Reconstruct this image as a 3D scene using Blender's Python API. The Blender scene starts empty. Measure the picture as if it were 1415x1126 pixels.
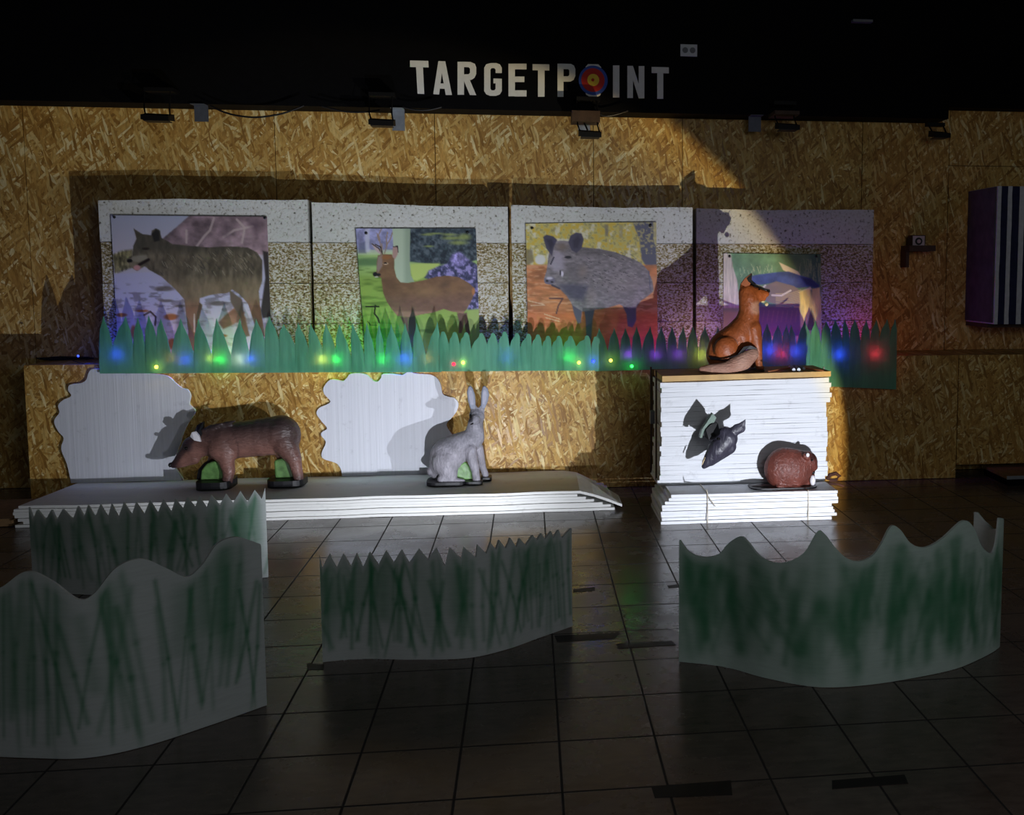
import bpy, bmesh, math, random
import numpy as np
from mathutils import Vector
random.seed(7); RNG = np.random.default_rng(7)
SC = bpy.context.scene; COL = SC.collection

# ------------------------------------------------------------------ camera
F, CX, CY, H = 1400., 910., 505., 1.5
TH = math.atan(130/F); PSI = math.atan(180/(F/math.cos(TH)))
FW = np.array([math.sin(PSI)*math.cos(TH), math.cos(PSI)*math.cos(TH), -math.sin(TH)])
RT = np.array([math.cos(PSI), -math.sin(PSI), 0]); UP = np.cross(RT, FW)
CAM = np.array([0, 0, H])
def ray(x, y): return FW*F + RT*(x-CX) - UP*(y-CY)
def onY(x, y, Y): d = ray(x, y); return CAM + d*(Y/d[1])
def onZ(x, y, z): d = ray(x, y); return CAM + d*((z-H)/d[2])
def proj(p):
    q = np.array(p)-CAM; zc = q@FW
    return CX+F*(q@RT)/zc, CY-F*(q@UP)/zc
cd = bpy.data.cameras.new('camera'); cam = bpy.data.objects.new('camera', cd); COL.objects.link(cam)
cd.sensor_fit = 'HORIZONTAL'; cd.sensor_width = 36; cd.lens = F/1415*36
cd.shift_x = (707.5-CX)/1415; cd.shift_y = (CY-563)/1415
cam.location = CAM; cam.rotation_euler = Vector(FW).to_track_quat('-Z', 'Y').to_euler()
cd.clip_start = .05; SC.camera = cam
SC.view_settings.view_transform = 'Standard'; SC.view_settings.look = 'None'
SC.view_settings.gamma = 1; SC.view_settings.use_curve_mapping = False
SC.view_settings.exposure = 0

# ------------------------------------------------------------------ planes of the place
YL = 6.94      # front face of the ledge
YW = 7.44      # back wall above the ledge
YB = 7.14      # front of the foam blocks
YT = 7.20      # front of the black beam
ZL = .9

# ------------------------------------------------------------------ helpers
def s2l(c):
    c = np.asarray(c, float)/255.
    return np.where(c <= .04045, c/12.92, ((c+.055)/1.055)**2.4)
def rgb(r, g, b): return tuple(s2l((r, g, b)))+(1,)

class MB:
    def __init__(s): s.v = []; s.f = []; s.m = []
    def add(s, vs, fs, m=0):
        o = len(s.v); s.v += [tuple(map(float, v)) for v in vs]
        s.f += [tuple(i+o for i in f) for f in fs]; s.m += [m]*len(fs); return s
    def hexa(s, b, t, m=0):   # bottom 4 ccw, top 4
        return s.add(list(b)+list(t), [(3,2,1,0),(4,5,6,7),(0,1,5,4),(1,2,6,5),(2,3,7,6),(3,0,4,7)], m)
    def box(s, x0, x1, y0, y1, z0, z1, m=0):
        return s.hexa([(x0,y0,z0),(x1,y0,z0),(x1,y1,z0),(x0,y1,z0)], [(x0,y0,z1),(x1,y0,z1),(x1,y1,z1),(x0,y1,z1)], m)
    def prism(s, pts, d, m=0):  # pts 3d loop, extruded by vector d
        n = len(pts); d = np.array(d); P = [np.array(p) for p in pts]
        return s.add(P+[p+d for p in P], [tuple(range(n)), tuple(range(2*n-1, n-1, -1))]+[(i+n, (i+1) % n+n, (i+1) % n, i) for i in range(n)], m)
    def tube(s, pts, r, n=8, m=0):
        P = [np.array(p, float) for p in pts]; rs = r if hasattr(r, '__len__') else [r]*len(P); vs = []
        for i, p in enumerate(P):
            t = P[min(i+1, len(P)-1)]-P[max(i-1, 0)]; t = t/(np.linalg.norm(t)+1e-9)
            a = np.cross(t, (0, 0, 1) if abs(t[2]) < .9 else (1, 0, 0)); a /= np.linalg.norm(a); b = np.cross(t, a)
            vs += [p+rs[i]*(a*math.cos(k*2*math.pi/n)+b*math.sin(k*2*math.pi/n)) for k in range(n)]
        fs = [(i*n+k, i*n+(k+1) % n, (i+1)*n+(k+1) % n, (i+1)*n+k) for i in range(len(P)-1) for k in range(n)]
        fs += [tuple(range(n-1, -1, -1)), tuple(range((len(P)-1)*n, len(P)*n))]
        return s.add(vs, fs, m)
    def ball(s, c, r, nu=10, nv=6, m=0):
        rr = r if hasattr(r, '__len__') else (r, r, r)
        vs = [(c[0], c[1], c[2]+rr[2])]; fs = []
        for j in range(1, nv):
            a = math.pi*j/nv
            vs += [(c[0]+rr[0]*math.sin(a)*math.cos(k*2*math.pi/nu), c[1]+rr[1]*math.sin(a)*math.sin(k*2*math.pi/nu), c[2]+rr[2]*math.cos(a)) for k in range(nu)]
        vs.append((c[0], c[1], c[2]-rr[2])); L = len(vs)-1
        for k in range(nu):
            fs.append((0, 1+k, 1+(k+1) % nu))
            for j in range(nv-2): fs.append((1+j*nu+k, 1+(j+1)*nu+k, 1+(j+1)*nu+(k+1) % nu, 1+j*nu+(k+1) % nu))
            fs.append((L, 1+(nv-2)*nu+(k+1) % nu, 1+(nv-2)*nu+k))
        return s.add(vs, fs, m)
    def build(s, name, mat, parent=None, colors=None, smooth=False, fix=True):
        me = bpy.data.meshes.new(name); V = np.array(s.v)
        if parent is not None: org = np.array(parent['_o'])
        else:
            lo, hi = V.min(0), V.max(0); org = np.array([(lo[0]+hi[0])/2, (lo[1]+hi[1])/2, lo[2]])
        me.from_pydata((V-org).tolist(), [], s.f)
        mats = mat if isinstance(mat, (list, tuple)) else [mat]
        for m in mats: me.materials.append(m)
        if len(mats) > 1: me.polygons.foreach_set('material_index', s.m)
        if colors is not None:
            a = me.attributes.new('Col', 'FLOAT_COLOR', 'POINT')
            c = np.ones((len(V), 4)); c[:, :3] = colors; a.data.foreach_set('color', c.ravel())
        if smooth: me.polygons.foreach_set('use_smooth', [True]*len(me.polygons))
        if fix:
            bm = bmesh.new(); bm.from_mesh(me); bmesh.ops.recalc_face_normals(bm, faces=bm.faces); bm.to_mesh(me); bm.free()
        me.update()
        o = bpy.data.objects.new(name, me); COL.objects.link(o)
        if parent is not None: o.parent = parent; o['_o'] = parent['_o']
        else: o.location = org; o['_o'] = org.tolist()
        return o

def tag(o, label, cat, group=None):
    o['label'] = label; o['category'] = cat
    if group: o['group'] = group
    return o
def struct(o): o['kind'] = 'structure'; return o
def thing(name, label, cat, loc, group=None):
    o = bpy.data.objects.new(name, None); COL.objects.link(o); o.location = loc; o['_o'] = list(map(float, loc))
    o.empty_display_size = .05
    return tag(o, label, cat, group)

# ------------------------------------------------------------------ materials
class NT:
    def __init__(s, name, rough=.7, spec=.3):
        s.mat = bpy.data.materials.new(name); s.mat.use_nodes = True; s.t = s.mat.node_tree
        s.b = s.t.nodes['Principled BSDF']; s.set('Roughness', rough); s.set('Specular IOR Level', spec)
    def set(s, k, v):
        if hasattr(v, 'is_linked') or isinstance(v, bpy.types.NodeSocket): s.t.links.new(v, s.b.inputs[k])
        else: s.b.inputs[k].default_value = v
    def n(s, typ, ins=None, **kw):
        nd = s.t.nodes.new(typ)
        for k, v in kw.items(): setattr(nd, k, v)
        for k, v in (ins or {}).items():
            if isinstance(v, bpy.types.NodeSocket): s.t.links.new(v, nd.inputs[k])
            else: nd.inputs[k].default_value = v
        return nd
    def coord(s): return s.n('ShaderNodeTexCoord').outputs['Object']
    def wpos(s): return s.n('ShaderNodeNewGeometry').outputs['Position']
    def mapping(s, v, sc=(1,1,1), rot=(0,0,0), loc=(0,0,0)):
        return s.n('ShaderNodeMapping', {'Vector': v, 'Scale': sc, 'Rotation': rot, 'Location': loc}).outputs[0]
    def noise(s, v, scale, detail=3, rough=.5, dist=0):
        return s.n('ShaderNodeTexNoise', {'Vector': v, 'Scale': scale, 'Detail': detail, 'Roughness': rough, 'Distortion': dist})
    def ramp(s, f, stops, interp='LINEAR'):
        r = s.n('ShaderNodeValToRGB', {'Fac': f}); r.color_ramp.interpolation = interp; e = r.color_ramp.elements
        while len(e) < len(stops): e.new(.5)
        for el, (p, c) in zip(e, stops): el.position = p; el.color = c if len(c) == 4 else tuple(c)+(1,)
        return r.outputs[0]
    def math(s, op, a, b=0.):
        return s.n('ShaderNodeMath', {0: a, 1: b}, operation=op).outputs[0]
    def mix(s, f, a, b, mode='MIX'):
        m = s.n('ShaderNodeMix', data_type='RGBA', blend_type=mode)
        for i, v in ((0, f), (6, a), (7, b)):
            if isinstance(v, bpy.types.NodeSocket): s.t.links.new(v, m.inputs[i])
            else: m.inputs[i].default_value = v
        return m.outputs[2]
    def bump(s, h, strength=.3, dist=.01):
        s.set('Normal', s.n('ShaderNodeBump', {'Height': h, 'Strength': strength, 'Distance': dist}).outputs[0])
def W(v): return (v, v, v, 1)

def plain(name, col, rough=.6, spec=.3, metal=0, var=.12, scale=30, bump=0):
    m = NT(name, rough, spec); n = m.noise(m.coord(), scale, 4)
    a = tuple(c*(1-var) for c in col[:3])+(1,); b = tuple(min(1, c*(1+var)) for c in col[:3])+(1,)
    m.set('Base Color', m.ramp(n.outputs[0], [(.3, a), (.7, b)])); m.set('Metallic', metal)
    if bump: m.bump(n.outputs[0], bump, .004)
    return m.mat

def osb():
    m = NT('osb_board', .42, .35); p = m.wpos()
    wob = m.noise(p, 4., 2)
    off = m.n('ShaderNodeVectorMath', {0: wob.outputs['Color'], 1: (.5, .5, .5)}, operation='SUBTRACT').outputs[0]
    off = m.n('ShaderNodeVectorMath', {0: off, 1: (.045, 0, .045)}, operation='MULTIPLY').outputs[0]
    q = m.n('ShaderNodeVectorMath', {0: p, 1: off}, operation='ADD').outputs[0]
    base = None; height = None
    # several sets of long strands, each lying at its own angle
    for i, (ang, sx, sz) in enumerate([(1.5, 56, 7), (.03, 48, 6), (-1.15, 60, 8), (1.05, 52, 7), (-.4, 62, 8), (.62, 50, 6), (-.85, 56, 7), (.22, 60, 8)]):
        mp = m.mapping(q, rot=(0, ang, 0), loc=(i*3.13, i*1.7, i*2.37))
        mp = m.mapping(mp, sc=(sx, 3, sz))
        vo = m.n('ShaderNodeTexVoronoi', {'Vector': mp, 'Scale': 1., 'Randomness': 1.}, feature='F1')
        sep = m.n('ShaderNodeSeparateColor', {0: vo.outputs['Color']})
        c = m.ramp(sep.outputs[0], [(0, rgb(156,114,56)), (.3, rgb(190,146,80)), (.6, rgb(210,170,100)), (.85, rgb(226,194,130)), (.94, rgb(242,220,168)), (1, rgb(250,234,192))])
        if base is None: base = c; height = sep.outputs[0]
        else:
            pick = m.math('GREATER_THAN', sep.outputs[1], .58)
            edge = m.n('ShaderNodeMath', {0: vo.outputs['Distance'], 1: .62}, operation='LESS_THAN').outputs[0]
            k = m.math('MULTIPLY', pick, edge)
            base = m.mix(k, base, c)
            hm = m.n('ShaderNodeMix', {0: k, 2: height, 3: sep.outputs[2]}); height = hm.outputs[0]
    big = m.noise(p, 1.3, 3)
    fine = m.noise(m.mapping(p, sc=(1, 1, .35)), 90, 3)
    base = m.mix(1., base, m.ramp(big.outputs[0], [(.3, W(.78)), (.7, W(1.05))]), 'MULTIPLY')
    base = m.mix(1., base, (1., .95, .74, 1), 'MULTIPLY')
    base = m.mix(1., base, m.ramp(fine.outputs[0], [(.3, W(.74)), (.6, W(1.))]), 'MULTIPLY')
    m.set('Base Color', base)
    m.set('Roughness', m.ramp(height, [(0, W(.6)), (1, W(.32))])); m.bump(height, .35, .004)
    return m.mat

def tiles():
    m = NT('floor_tiles', .4, .5); p = m.wpos(); sx, sy = .308, .323
    sp = m.n('ShaderNodeSeparateXYZ', {0: p})
    def line(v, s, o):
        f = m.math('FRACT', m.math('ADD', m.math('DIVIDE', v, s), o+50))
        return m.math('ABSOLUTE', m.math('SUBTRACT', f, .5))       # .5 at the joint
    gx = line(sp.outputs[0], sx, -.080/sx); gy = line(sp.outputs[1], sy, -3.784/sy)
    g = m.math('MAXIMUM', gx, gy)
    joint = m.ramp(g, [(.484, W(0)), (.492, W(1))])
    n1 = m.noise(p, 3.1, 6, .65); n2 = m.noise(m.mapping(p, sc=(3, 9, 1)), 4, 4, .6); n3 = m.noise(p, 60, 3)
    tid = m.n('ShaderNodeTexWhiteNoise', {'Vector': m.n('ShaderNodeCombineXYZ', {0: m.math('FLOOR', m.math('ADD', m.math('DIVIDE', sp.outputs[0], sx), -.080/sx+.0)), 1: m.math('FLOOR', m.math('ADD', m.math('DIVIDE', sp.outputs[1], sy), -3.784/sy))}).outputs[0]}, noise_dimensions='2D')
    c = m.ramp(n1.outputs[0], [(.3, rgb(58,46,41)), (.5, rgb(84,70,63)), (.72, rgb(108,95,86))])
    c = m.mix(.35, c, m.ramp(n2.outputs[0], [(.35, rgb(50,41,37)), (.65, rgb(108,95,85))]))
    c = m.mix(.25, c, m.ramp(tid.outputs[0], [(0, rgb(54,44,40)), (1, rgb(100,88,80))]))
    c = m.mix(joint, c, rgb(22,18,16)); m.set('Base Color', c)
    r = m.ramp(n1.outputs[0], [(.3, W(.17)), (.7, W(.36))]); m.set('Roughness', m.mix(joint, r, W(.9)))
    h = m.math('SUBTRACT', m.math('MULTIPLY', n2.outputs[0], .25), m.math('MULTIPLY', m.n('ShaderNodeSeparateColor', {0: joint}).outputs[0], .8))
    m.bump(h, .22, .004); return m.mat

def white_foam(name='white_foam', col=(226,228,232), streak='x', dirt=.12):
    m = NT(name, .55, .3); p = m.coord()
    sc = {'x': (1.5, 8, 90), 'z': (40, 8, .6), 'n': (10, 10, 10)}[streak]
    n = m.noise(m.mapping(p, sc=sc), 1.6, 4, .6); n2 = m.noise(p, 9, 5, .7)
    b = rgb(*col); d = tuple(x*(1-dirt) for x in b[:3])+(1,)
    c = m.ramp(n.outputs[0], [(.35, d), (.6, b)])
    c = m.mix(1., c, m.ramp(n2.outputs[0], [(.28, W(.8)), (.42, W(1))]), 'MULTIPLY')
    m.set('Base Color', c); m.bump(n.outputs[0], .35, .006); return m.mat

def painted_foam(name, translucent=.1):
    m = NT(name, .5, .3)
    a = m.n('ShaderNodeVertexColor', layer_name='Col').outputs[0]
    n = m.noise(m.mapping(m.coord(), sc=(1, 1, 9)), 14, 4, .6)
    c = m.mix(1., a, m.ramp(n.outputs[0], [(.3, W(.9)), (.65, W(1))]), 'MULTIPLY')
    m.set('Base Color', c); m.bump(n.outputs[0], .12, .004)
    tr = m.n('ShaderNodeBsdfTranslucent', {'Color': c})
    mx = m.n('ShaderNodeMixShader', {0: translucent, 1: m.b.outputs[0], 2: tr.outputs[0]})
    m.t.links.new(mx.outputs[0], m.t.nodes['Material Output'].inputs[0]); return m.mat

def grass_foam():
    m = NT('green_foam', .55, .25); p = m.wpos()
    n = m.noise(m.mapping(p, sc=(18, 1, 2)), 2, 4, .6); n2 = m.noise(p, 3, 3)
    c = m.ramp(n.outputs[0], [(.3, rgb(66,140,108)), (.7, rgb(100,182,146))])
    c = m.mix(m.ramp(n2.outputs[0], [(.4, W(0)), (.7, W(.45))]), c, rgb(128,190,158))
    m.set('Base Color', c)
    tr = m.n('ShaderNodeBsdfTranslucent', {'Color': m.mix(.5, c, W(.9))})
    mx = m.n('ShaderNodeMixShader', {0: .35, 1: m.b.outputs[0], 2: tr.outputs[0]})
    m.t.links.new(mx.outputs[0], m.t.nodes['Material Output'].inputs[0]); return m.mat

def speckled_foam():
    m = NT('speckled_foam', .8, .2); p = m.wpos()
    n = m.noise(m.mapping(p, sc=(1, 1, 1.4)), 62, 5, .68); n2 = m.noise(p, 3, 3); 
    f = m.math('ADD', n.outputs[0], m.math('MULTIPLY', m.math('SUBTRACT', n2.outputs[0], .5), .18))
    c = m.ramp(f, [(.36, rgb(70,58,38)), (.43, rgb(136,120,80)), (.5, rgb(160,146,106)), (.545, rgb(200,196,184)), (.75, rgb(218,216,210))])
    m.set('Base Color', c); m.bump(n.outputs[0], .6, .01); return m.mat

def pitted_foam():
    m = NT('pitted_white_foam', .75, .2); p = m.wpos()
    n = m.noise(p, 55, 3, .6); n2 = m.noise(p, 2.5, 3)
    c = m.ramp(n.outputs[0], [(.3, rgb(96,94,84)), (.39, rgb(196,194,184)), (.5, rgb(212,212,206))])
    c = m.mix(1., c, m.ramp(n2.outputs[0], [(.3, W(.85)), (.7, W(1))]), 'MULTIPLY')
    m.set('Base Color', c); m.bump(n.outputs[0], .5, .008); return m.mat

def vcol(name, rough=.5, spec=.3, fur=0, fscale=60, stretch=(1, 1, .35)):
    m = NT(name, rough, spec)
    a = m.n('ShaderNodeVertexColor', layer_name='Col').outputs[0]; m.set('Base Color', a)
    if fur:
        n = m.noise(m.mapping(m.coord(), sc=stretch), fscale, 3, .55, .6)
        c = m.mix(1., a, m.ramp(n.outputs[0], [(.3, W(.8)), (.65, W(1.08))]), 'MULTIPLY'); m.set('Base Color', c)
        m.bump(n.outputs[0], fur, .012)
    return m.mat

def glow(name, col, strength):
    m = NT(name); m.set('Base Color', col); m.set('Emission Color', col); m.set('Emission Strength', strength); return m.mat

M = dict(osb=osb(), tile=tiles(), white=white_foam(), whitez=white_foam('white_foam_board', (222,224,232), 'z', .07),
    sheet=white_foam('foam_sheet', (216,216,212), 'x', .08), paint=painted_foam('sprayed_foam', .28), grass=grass_foam(),
    speck=speckled_foam(), pit=pitted_foam(),
    black=plain('black_panel', rgb(7,7,9), .7, .08, var=.2), blackmetal=plain('black_metal', rgb(10,10,11), .55, .2),
    rubber=plain('black_plastic', rgb(14,14,18), .45, .4), steel=plain('galvanised_steel', rgb(150,155,160), .45, .5, .6),
    wood=plain('pale_wood', rgb(196,160,104), .6, .3, var=.15, scale=9), darkwood=plain('dark_wood', rgb(70,52,40), .6, .3, var=.2),
    brown=plain('brown_board', rgb(122,96,66), .7, .2, var=.2), greenweb=plain('green_paint', rgb(92,130,72), .38, .45, var=.35, scale=26, bump=.5),
    dgreen=plain('dark_green_paint', rgb(62,92,74), .45, .4, var=.2), letter=plain('white_letter', rgb(226,226,222), .6, .2, var=.04),
    blue=plain('blue_print', rgb(62,92,180), .6, .2, var=.04), red=plain('red_print', rgb(196,52,44), .6, .2, var=.04),
    yellow=plain('yellow_print', rgb(240,206,70), .6, .2, var=.04), plastic=plain('white_plastic', rgb(205,208,212), .4, .4, var=.03),
    grey=plain('grey_plastic', rgb(110,112,116), .5, .4), pin=plain('black_pin', rgb(12,12,14), .4, .5),
    twine=plain('twine', rgb(190,180,160), .9, .1), copper=plain('copper_wire', rgb(190,120,80), .4, .5, .5),
    navy=plain('navy_foam', rgb(34,36,66), .7, .2, var=.2), greyfoam=plain('grey_foam', rgb(84,78,82), .8, .15, var=.2, scale=12),
    pfoam=plain('pale_foam', rgb(205,205,210), .7, .2, var=.1), eye=plain('glossy_eye', rgb(12,10,10), .12, .6),
    poster=vcol('printed_poster', .42, .35), ivory=plain('ivory', rgb(225,222,225), .5, .3, var=.06), lens=glow('lamp_lens', (1,.96,.9,1), 3.))

# ------------------------------------------------------------------ the room
# floor, ceiling, walls
fm = MB().box(-7, 8, -2.5, 8.2, -.1, 0).build('floor', M['tile']); struct(fm)
struct(MB().box(-7, 8, -2.5, 8.2, 3.75, 3.9).build('ceiling', M['black']))
ztop = 2.66
xs = [-5.6, float(onY(39,300,YW)[0]), float(onY(380,200,YW)[0]), float(onY(601,200,YW)[0]), float(onY(820,200,YW)[0]), float(onY(943,200,YW)[0]), float(onY(1191,240,YW)[0]), float(onY(1311,240,YW)[0]), 5.6]
mb = MB()
for a, b in zip(xs[:-1], xs[1:]):
    g = .0025
    if a > 3.0:
        mb.box(a+g, b-g, YW, YW+.03, .9, float(onY(1330,281,YW)[2])+.28).box(a+g, b-g, YW, YW+.03, 0, .0)
        mb.v = mb.v[:-8]; mb.f = mb.f[:-6]; mb.m = mb.m[:-6]
        mb.box(a+g, b-g, YW, YW+.03, mb.v[-1][2]+.004, 3.2)
    else: mb.box(a+g, b-g, YW, YW+.03, 0.003 if a < -5 else .5, 3.2)
struct(mb.build('wall_back', M['osb']))
struct(MB().box(-7, 8, YW+.032, YW+.2, 0, 3.75).build('wall_rear', M['black']))
# black beam / fascia over the stage, shorter drop at its right end
xr = float(onY(1311,150,YT)[0]); zb = float(onY(600,150,YT)[2]); zb2 = float(onY(1350,146,YT)[2])
b = MB().box(-7, xr, YT, YW-.002, zb, 3.748).box(xr, 8, YT+.1, YW-.002, zb2, 3.748); struct(b.build('trim_1', M['black']))
xp = float(onY(32,503,YL)[0])
# ledge: boarded front, top, with an opening low on the right
xg = float(onY(1323,570,YL)[0]); zg = float(onY(1323,642,YL)[2])
b = MB().box(xp+.002, xg-.003, YL, YL+.02, 0.004, ZL).box(xg+.003, 5.6, YL, YL+.02, zg, ZL).box(xp+.002, 5.6, YL+.021, YW-.001, ZL-.025, ZL-.002)
b.box(xg+.003, 5.6, YL+.3, YL+.32, 0.004, zg+.1)
struct(b.build('trim_4', [M['osb']]))
print('zb', zb, zb2, 'xp', xp)

# low platform sticking out of that opening
A, B2, C2, D2 = [onZ(*p, .075) for p in ((1358,643),(1436,641),(1428,657),(1391,658))]
dz = np.array([0,0,.02])
t = thing('low_platform', 'low dark platform with a plank top poking out under the right end of the ledge', 'platform', (A[0]+.2, A[1]-.1, 0))
MB().hexa([A-dz, D2-dz, C2-dz, B2-dz], [A, D2, C2, B2]).build('plank', M['brown'], t)
k = np.array([0,0,-.055])
MB().hexa([p*np.array([1,1,0])+np.array([.02,.02,.001]) for p in (A, D2, C2, B2)], [p-dz*1.05+np.array([.02,.02,0]) for p in (A, D2, C2, B2)]).build('base', M['black'], t)
MB().hexa([D2+k*.4+[0,-.006,0], C2+k*.4+[0,-.006,0], C2+k*.4+[0,-.001,0], D2+k*.4+[0,-.001,0]], [D2+[0,-.006,.002], C2+[0,-.006,.002], C2+[0,-.001,.002], D2+[0,-.001,.002]]).build('metal_edge', M['steel'], t)

# ------------------------------------------------------------------ foam blocks behind the posters
cols = [((136,277),(425,275)), ((430,281),(701,285)), ((706,284),(957,287)), ((963,288),(1208,291))]
rows = [335.5, 391, 446]
who = ['wolf', 'roe deer', 'wild boar', 'duck']
for ci, ((xa, ya), (xb, yb)) in enumerate(cols):
    X0 = onY(xa, ya, YB); X1 = onY(xb, yb, YB); za = onY(xa, ya, YB)[2]; zb_ = onY(xb, yb, YB)[2]
    zr = [None]+[float(onY(600, r, YB)[2]) for r in rows]+[ZL]
    for ri in range(4):
        mb = MB(); nx = 24; dp = .262+random.uniform(-.01, .01); jx = random.uniform(-.004, .004)
        top = []
        vs = []; x0, x1 = X0[0]+jx, X1[0]+jx
        for i in range(nx+1):
            u = i/nx; x = x0+(x1-x0)*u
            zt_ = za+(zb_-za)*u+.006*math.sin(u*5+ci)+random.uniform(-.002, .002) if ri == 0 else zr[ri]-.002+random.uniform(-.0015, .0015)
            zo_ = zr[ri+1]+.0015
            y0 = YB+random.uniform(0, .002)
            vs += [(x, y0, zo_), (x, y0, zt_), (x, YB+dp, zt_), (x, YB+dp, zo_)]
        fs = []
        for i in range(nx):
            a = i*4; c = a+4
            fs += [(a, c, c+1, a+1), (a+1, c+1, c+2, a+2), (a+2, c+2, c+3, a+3), (a+3, c+3, c, a)]
        fs += [(0, 1, 2, 3), (nx*4+3, nx*4+2, nx*4+1, nx*4)]
        mb.add(vs, fs)
        o = mb.build('foam_block', M['pit'] if ri == 0 else M['speck'])
        wh = ['white pitted foam block on top of the column behind the %s poster', 'speckled foam block second from the top behind the %s poster',
              'speckled foam block third from the top behind the %s poster', 'bottom speckled foam block standing on the ledge behind the %s poster'][ri] % who[ci]
        tag(o, wh, 'foam block', 'foam blocks behind the posters')

# ------------------------------------------------------------------ painting tools for the printed posters
class Paint:
    """a colour grid over a picture area; coordinates are those of the sheet"""
    def __init__(s, x0, y0, x1, y1, nx, ny):
        s.nx, s.ny = nx, ny
        X, Y = np.meshgrid(np.linspace(x0, x1, nx), np.linspace(y0, y1, ny)); s.X, s.Y = X, Y
        s.c = np.zeros((ny, nx, 3)); s.rng = np.random.default_rng(3)
    def noise(s, sx, sy, oct=3, seed=0):
        r = np.random.default_rng(seed); out = np.zeros_like(s.X); amp = 1; tot = 0
        for o in range(oct):
            gx = (s.X/sx)*2**o; gy = (s.Y/sy)*2**o; gx = gx-gx.min(); gy = gy-gy.min()
            G = r.random((int(gy.max())+3, int(gx.max())+3)); i = gx.astype(int); j = gy.astype(int); fx = gx-i; fy = gy-j
            fx = fx*fx*(3-2*fx); fy = fy*fy*(3-2*fy)
            out += amp*((G[j, i]*(1-fx)+G[j, i+1]*fx)*(1-fy)+(G[j+1, i]*(1-fx)+G[j+1, i+1]*fx)*fy); tot += amp; amp *= .55
        return out/tot
    def put(s, a, col):
        a = np.clip(a, 0, 1)[..., None]; col = np.asarray(col, float); s.c = s.c*(1-a)+col*a
    def inside(s, P):
        P = np.array(P, float); ins = np.zeros(s.X.shape, bool); d = np.full(s.X.shape, 1e9); n = len(P)
        for i in range(n):
            (x1, y1), (x2, y2) = P[i], P[(i+1) % n]
            if y1 != y2: ins ^= ((y1 > s.Y) != (y2 > s.Y)) & (s.X < (x2-x1)*(s.Y-y1)/(y2-y1)+x1)
            d = np.minimum(d, s.segd(P[i], P[(i+1) % n]))
        return np.where(ins, d, -d)
    def segd(s, p, q):
        p = np.array(p, float); q = np.array(q, float); v = q-p; L = max(v@v, 1e-9)
        t = np.clip(((s.X-p[0])*v[0]+(s.Y-p[1])*v[1])/L, 0, 1)
        return np.hypot(s.X-p[0]-t*v[0], s.Y-p[1]-t*v[1])
    def poly(s, P, col, soft=4, a=1.):
        d = s.inside(P); m = np.clip(d/soft+.5, 0, 1)*a; s.put(m, col); return m
    def ell(s, cx, cy, rx, ry, col, soft=.2, a=1., rot=0):
        x = s.X-cx; y = s.Y-cy; c, n = math.cos(rot), math.sin(rot); x, y = x*c+y*n, -x*n+y*c
        d = 1-np.hypot(x/rx, y/ry); m = np.clip(d/soft, 0, 1)*a; s.put(m, col); return m
    def line(s, pts, w, col, a=1., soft=.5):
        d = np.min([s.segd(p, q) for p, q in zip(pts[:-1], pts[1:])], axis=0)
        m = np.clip((w-d)/(w*soft)+0., 0, 1)*a; s.put(m, col); return m
    def shade(s, m, n, amt):    # multiply inside a mask by noise
        k = 1+(n-.5)*amt; s.c = np.where(m[..., None] > .3, s.c*k[..., None], s.c)

def poster(name, label, quad, K, draw, nx, ny, pins):
    """quad: TL TR BR BL on the photo; K=(ox,oy,s) the sheet's own drawing units"""
    ox, oy, s = K
    q = [np.array([(x-ox)*s, (y-oy)*s]) for x, y in quad]
    W3 = [onY(x, y, YB-.012) for x, y in quad]
    U, V = np.meshgrid(np.linspace(0, 1, nx), np.linspace(0, 1, ny))
    def bil(P): return ((1-U)*(1-V))[..., None]*P[0]+(U*(1-V))[..., None]*P[1]+(U*V)[..., None]*P[2]+((1-U)*V)[..., None]*P[3]
    D = bil(q); pa = Paint(0, 0, 1, 1, nx, ny); pa.X = D[..., 0]; pa.Y = D[..., 1]
    draw(pa)
    P3 = bil(W3)
    mb = MB(); N = nx*ny; idx = np.arange(N).reshape(ny, nx)
    mb.add(P3.reshape(-1, 3), np.stack([idx[:-1, :-1], idx[1:, :-1], idx[1:, 1:], idx[:-1, 1:]], -1).reshape(-1, 4).tolist())
    bk = P3.reshape(-1, 3)+np.array([0, .003, 0]); rim = list(idx[0, :])+list(idx[1:, -1])+list(idx[-1, -2::-1])+list(idx[-2:0:-1, 0])
    o = len(mb.v); mb.v += [tuple(bk[i]) for i in rim]; n = len(rim)
    mb.f += [(rim[i], rim[(i+1) % n], o+(i+1) % n, o+i) for i in range(n)]+[tuple(range(o, o+n))]
    mb.m = [0]*len(mb.f)
    c = np.clip(pa.c.reshape(-1, 3), 0, 255); cc = s2l(c); cc = np.vstack([cc, np.full((n, 3), .5)])
    ob = mb.build(name, M['poster'], colors=cc, fix=False)
    tag(ob, label, 'poster', 'animal posters on the foam blocks')
    for px, py in pins:
        c = onY(px, py, YB-.018)
        MB().ball(c, (.009, .006, .009), 10, 6).build('pin', M['pin'], ob, smooth=True)
    return ob

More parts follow.
